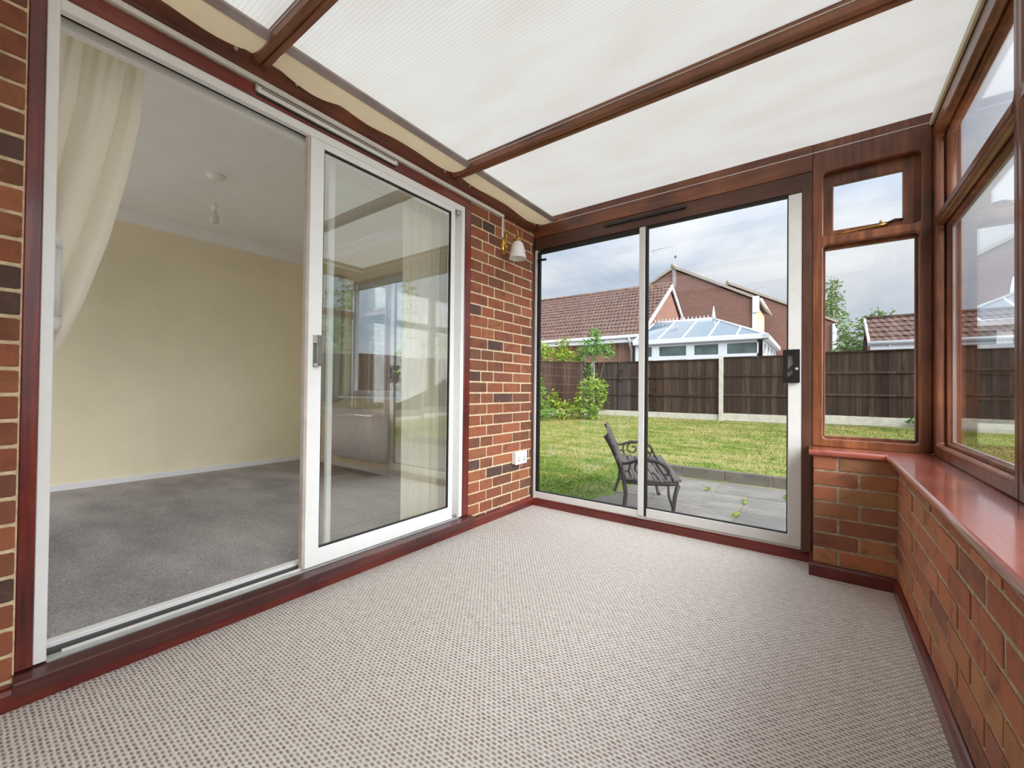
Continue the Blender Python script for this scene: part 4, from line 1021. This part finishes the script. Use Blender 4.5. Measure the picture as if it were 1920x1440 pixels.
# bungalow
bg = empty('bungalow', (-9.5, 17.5, 0.3)); tag(bg, 'brick bungalow with tiled roof and white gable boards behind the fence', 'house')
BXE, BYE, BZE, BYR, BZR = -5.57, 15.75, 3.02, 19.8, 5.85
YB = 2*BYR-BYE
boxes('wall', [(-17, BXE, BYE+0.35, YB-0.35, 0.0, BZE)], FBRICK2, bg)
prism('gable_wall', [(BYE+0.35, BZE), (YB-0.35, BZE), (BYR, BZR-0.28)], 'x', -17, BXE, FBRICK2, bg)
tiled_roof('roof_tiles', bg, -17, BXE+0.10, BYE, BZE+0.08, BYR, BZR)
tiled_roof('roof_tiles', bg, -17, BXE+0.10, YB, BZE+0.08, BYR, BZR, gauge=0.6)
tube('ridge_tiles', [(-17, BYR, BZR+0.02), (BXE+0.1, BYR, BZR+0.02)], 0.11, TILE, bg, 8)
for (ya, yb_) in ((BYE, BYR), (YB, BYR)):
    s = 1 if yb_ > ya else -1
    prism('bargeboard', [(ya-0.02*s, BZE-0.06), (ya-0.02*s, BZE+0.12), (yb_, BZR+0.02), (yb_, BZR-0.22)], 'x', BXE+0.06, BXE+0.12, UPVC, bg)
box('fascia', -17, BXE+0.08, BYE-0.02, BYE+0.02, BZE-0.20, BZE+0.06, UPVC, bg)
tube('gutter', [(-17, BYE-0.08, BZE+0.02), (BXE+0.1, BYE-0.08, BZE+0.02)], 0.065, UPVC, bg, 8)
box('soffit', -17, BXE+0.06, BYE+0.02, BYE+0.36, BZE-0.19, BZE-0.16, UPVC, bg)
tube('downpipe', [(-5.95, BYE-0.08, BZE-0.02), (-5.95, BYE+0.1, BZE-0.3), (-5.95, BYE+0.24, BZE-0.5), (-5.95, BYE+0.26, 0.2)], 0.05, UPVC, bg, 8)
# tall brick houses behind
def gable_house(label, xr_, zr, xl, xe, ze, y0, y1):
    e = empty('brick_house', ((xl+xe)/2, y0, 0)); tag(e, label, 'house')
    prism('gable_wall', [(xl+0.15, 0), (xe-0.15, 0), (xe-0.15, ze), (xr_, zr-0.12), (xl+0.15, ze)], 'y', y0, y1, FBRICK, e)
    for xa in (xl, xe):
        s = 1 if xa < xr_ else -1
        prism('roof_slope', [(xa-0.12*s, ze-0.06), (xa-0.12*s, ze+0.08), (xr_, zr+0.14), (xr_, zr-0.04)], 'y', y0-0.12, y1, VERGE, e)
    tube('ridge', [(xr_, y0-0.15, zr+0.12), (xr_, y1, zr+0.12)], 0.15, VERGE, e, 8)
    return e
hA = gable_house('tall brick house with a wide gable behind the white glasshouse', -7.1, 8.35, -11.46, -2.74, 5.92, 26.0, 31.5)
boxes('eaves_box', [(-2.95, -2.62, 25.86, 26.0, 5.2, 6.1)], UPVC, hA, 0.02)
tube('gutter', [(-2.55, 25.9, 5.88), (-2.55, 31.5, 5.88)], 0.09, UPVC, hA, 8)
box('side_board', -2.89, -2.80, 26.02, 30.5, 3.6, 5.7, TANP, hA)
box('corner_post', -2.95, -2.78, 25.92, 26.0, 2.6, 5.4, UPVC, hA)
box('side_window', -2.81, -2.77, 27.6, 29.0, 4.0, 5.2, UPVC, hA)
box('flashing', -7.22, -6.98, 25.97, 26.0, 7.2, 8.3, VERGE, hA)
hB = gable_house('second brick house further back with its gable stepping down to the right', -5.07, 8.35, -10.9, 0.79, 5.2, 32.0, 40.0)
tube('downpipe', [(0.72, 31.9, 5.1), (0.72, 31.9, 0.5)], 0.12, UPVC, hB, 8)
ant = empty('tv_aerial', (-7.15, 26.0, 8.3)); tag(ant, 'thin grey television aerial on the tall gable peak', 'aerial')
AL = plain('aerial_grey', c(150, 156, 164), 0.5)
tube('mast', [(-7.15, 25.95, 7.4), (-7.15, 25.95, 9.75)], 0.028, AL, ant, 6)
tube('boom', [(-7.05, 25.95, 9.72), (-8.35, 25.6, 9.50)], 0.018, AL, ant, 6)
for k in range(7):
    x_ = -7.3-0.16*k; tube('element', [(x_, 25.65, 9.68-0.027*k), (x_, 26.15, 9.68-0.027*k)], 0.008, AL, ant, 5)
box('amplifier', -7.05, -6.95, 25.88, 26.0, 8.93, 9.06, plain('dark_grey_box', c(70, 76, 86), 0.6), ant)
ant2 = empty('tv_aerial', (-3.2, 32.0, 7.4)); tag(ant2, 'small aerial on the sloping roof of the second brick house', 'aerial')
tube('mast', [(-3.2, 31.95, 7.3), (-3.2, 31.95, 7.85)], 0.02, AL, ant2, 5)
tube('boom', [(-3.6, 31.95, 7.72), (-2.4, 31.95, 8.05)], 0.015, AL, ant2, 5)
# glazed garden room (white frame, hipped glass roof) on the bungalow gable
gr = empty('glasshouse', (-3.4, 17, 0.3)); tag(gr, 'white framed garden room with hipped glass roof and crested ridge', 'garden room')
GX0, GX1, GY0, GY1, GZE, GYR, GZR, GXR = -5.50, -1.41, 15.0, 19.6, 2.66, 17.3, 3.70, -3.25
rm = [Vector((GX0, GY0-0.1, GZE+0.05)), Vector((GX1+0.1, GY0-0.1, GZE+0.05)), Vector((GX1+0.1, GY1+0.1, GZE+0.05)), Vector((GX0, GY1+0.1, GZE+0.05)), Vector((GX0, GYR, GZR)), Vector((GXR, GYR, GZR))]
bm = bmesh.new(); V = [bm.verts.new(v) for v in rm]
for f in ((0, 1, 5, 4), (1, 2, 5), (2, 3, 4, 5)): bm.faces.new([V[i] for i in f])
from_mesh('roof_glazing', bm_mesh(bm, 'roof_glazing', recalc=False), CGLASS, gr)
def bar(a, b, r, nm='glazing_bar'): tube(nm, [a, b], r, UPVC, gr, 6)
for a, b in ((1, 5), (2, 5)): bar(rm[a], rm[b], 0.055, 'hip_bar')
bar(rm[4], rm[5], 0.07, 'ridge_beam'); bar(rm[0], rm[4], 0.05)
for k in range(1, 5):
    t = k/5; a = rm[0].lerp(rm[1], t)
    xr_ = min(a.x-0.12, GXR-0.0)
    b = rm[4].lerp(rm[5], min(1, max(0, (a.x-GX0)/(GXR-GX0)))) if a.x < GXR else rm[1].lerp(rm[5], (GX1+0.1-a.x)/(GX1+0.1-GXR))
    bar(a, b, 0.036)
for k in range(1, 4):
    a = rm[1].lerp(rm[2], k/4); b = rm[5] if k == 2 else (rm[1].lerp(rm[5], 0.5) if k == 1 else rm[2].lerp(rm[5], 0.5)); bar(a, b, 0.036)
boxes('eaves_beam', [(GX0, GX1+0.16, GY0-0.16, GY0+0.04, GZE-0.08, GZE+0.09), (GX1-0.04, GX1+0.16, GY0-0.16, GY1+0.1, GZE-0.08, GZE+0.09)], UPVC, gr, 0.02)
for k in range(16):
    x_ = GX0+0.05+k*(GXR-GX0-0.1)/15
    tube('cresting_spike', [(x_, GYR, GZR+0.02), (x_, GYR, GZR+0.16)], [0.025, 0.012], UPVC, gr, 5)
tube('finial', [(GXR, GYR, GZR), (GXR, GYR, GZR+0.14), (GXR, GYR, GZR+0.48)], [0.07, 0.06, 0.012], UPVC, gr, 8)
posts = [GX0+0.05, -4.72, -3.55, -2.55, GX1]
boxes('corner_post', [(GX1-0.16, GX1, GY0, GY0+0.16, 0.3, GZE), (GX1-0.12, GX1, GY1-0.12, GY1, 0.3, GZE)], UPVC, gr)
for a, b in zip(posts[:-1], posts[1:]):
    fr_ = plate('window_frame', [(a, 1.2), (b, 1.2), (b, GZE-0.06), (a, GZE-0.06)], [[(a+0.10, 1.3), (b-0.10, 1.3), (b-0.10, 2.02), (a+0.10, 2.02)], [(a+0.13, 2.16), (b-0.13, 2.16), (b-0.13, GZE-0.16), (a+0.13, GZE-0.16)]], 0.07, 'y', GY0, UPVC, gr, 0.01)
    box('pane', a+0.06, b-0.06, GY0+0.03, GY0+0.04, 1.25, GZE-0.1, CGLASS2, fr_)
yp = [GY0+0.16, 16.3, 17.4, 18.5, GY1-0.12]
for a, b in zip(yp[:-1], yp[1:]):
    fr_ = plate('window_frame', [(a, 1.2), (b, 1.2), (b, GZE-0.06), (a, GZE-0.06)], [[(a+0.10, 1.3), (b-0.10, 1.3), (b-0.10, 2.02), (a+0.10, 2.02)], [(a+0.1, 2.16), (b-0.1, 2.16), (b-0.1, GZE-0.16), (a+0.1, GZE-0.16)]], 0.07, 'x', GX1-0.07, UPVC, gr, 0.01)
    box('pane', GX1-0.045, GX1-0.035, a+0.06, b-0.06, 1.25, GZE-0.1, CGLASS2, fr_)
boxes('base_wall', [(GX0, GX1, GY0+0.02, GY0+0.2, 0.1, 1.2), (GX1-0.2, GX1-0.02, GY0+0.2, GY1, 0.1, 1.2)], FBRICK2, gr)
# garage on the right
ga = empty('garage', (4.0, 16.5, 0.3)); tag(ga, 'low brick garage with brown tiled roof and white gutter behind the fence', 'garage')
box('wall', 1.25, 9.0, 15.65, 18.0, 0.2, 2.32, FBRICK2, ga)
prism('gable_wall', [(15.65, 2.32), (18.0, 2.32), (16.8, 3.05)], 'x', 1.25, 9.0, FBRICK2, ga)
tiled_roof('roof_tiles', ga, 1.15, 9.1, 15.45, 2.36, 16.8, 3.20, gauge=0.30)
tiled_roof('roof_tiles', ga, 1.15, 9.1, 18.15, 2.36, 16.8, 3.20, gauge=0.6)
tube('ridge_tiles', [(1.15, 16.8, 3.23), (9.1, 16.8, 3.23)], 0.07, TILE, ga, 8)
box('fascia', 1.15, 9.1, 15.42, 15.46, 2.16, 2.36, UPVC, ga)
tube('gutter', [(1.12, 15.36, 2.34), (9.1, 15.36, 2.34)], 0.055, UPVC, ga, 8)
prism('bargeboard', [(15.45, 2.26), (15.45, 2.42), (16.8, 3.24), (16.8, 3.08)], 'x', 1.10, 1.15, UPVC, ga)
tube('downpipe', [(1.55, 15.40, 2.3), (1.55, 15.56, 2.1), (1.55, 15.60, 0.3)], 0.04, UPVC, ga, 8)

# trees beyond
def tree(label, base, h, blobs, leaf, n, mat):
    bx, by, bz = base
    e = plant('tree', label, 'tree', base, blobs, leaf, n, mat, 3, 'trees beyond the fence', 0.1)
    return e
tree('rounded green tree left of the garage roof', (1.75, 24.0, 0.18), 4.2, [(0, 0, 3.1, 1.2, 1.1, 1.0), (0.3, 0, 3.9, 0.6, 0.6, 0.5), (-0.8, 0, 2.4, 0.7, 0.7, 0.7), (1.3, 0, 3.4, 0.9, 0.8, 0.55), (2.4, 0.2, 3.2, 0.8, 0.8, 0.5)], 0.24, 2600, LEAF_DARK)
tree('lighter green bush below the rounded tree beside the garage', (0.95, 20.5, 0.18), 2.0, [(0, 0, 1.65, 0.8, 0.5, 0.5), (0.7, 0, 1.5, 0.6, 0.5, 0.45)], 0.18, 900, LEAF_GREEN)
tree('tall loose tree rising past the second brick house', (0.75, 44.0, 0.18), 10.5, [(0.0, 0, 8.6, 1.0, 1.0, 1.1), (0.3, 0, 7.0, 1.0, 1.0, 0.9), (0.1, 0, 9.8, 0.5, 0.5, 0.6), (-0.5, 0, 7.8, 1.0, 1, 0.8)], 0.34, 900, LEAF_DARK)
tree('pale tree top showing over the second brick roof', (-3.9, 48.0, 0.18), 10, [(0.0, 0, 8.2, 1.4, 1.4, 1.1), (1.2, 0, 7.8, 1.2, 1.2, 0.9), (2.2, 0, 8.0, 0.8, 0.8, 0.8)], 0.34, 900, LEAF_DARK)
tree('large tree behind the right side fence, mirrored in the door glass', (8.8, 8.5, -0.6), 6, [(0, 0, 3.6, 1.7, 1.6, 1.6), (0.5, 1.2, 4.6, 1.3, 1.3, 1.2), (-0.6, -1.0, 2.8, 1.2, 1.2, 1.0)], 0.26, 2600, LEAF_DARK)
tree('second tree behind the right side fence toward the corner', (9.6, 14.5, -0.6), 6, [(0, 0, 3.4, 1.6, 1.6, 1.5), (0.4, 0.8, 4.4, 1.1, 1.1, 1.0)], 0.26, 1800, LEAF_GREEN)
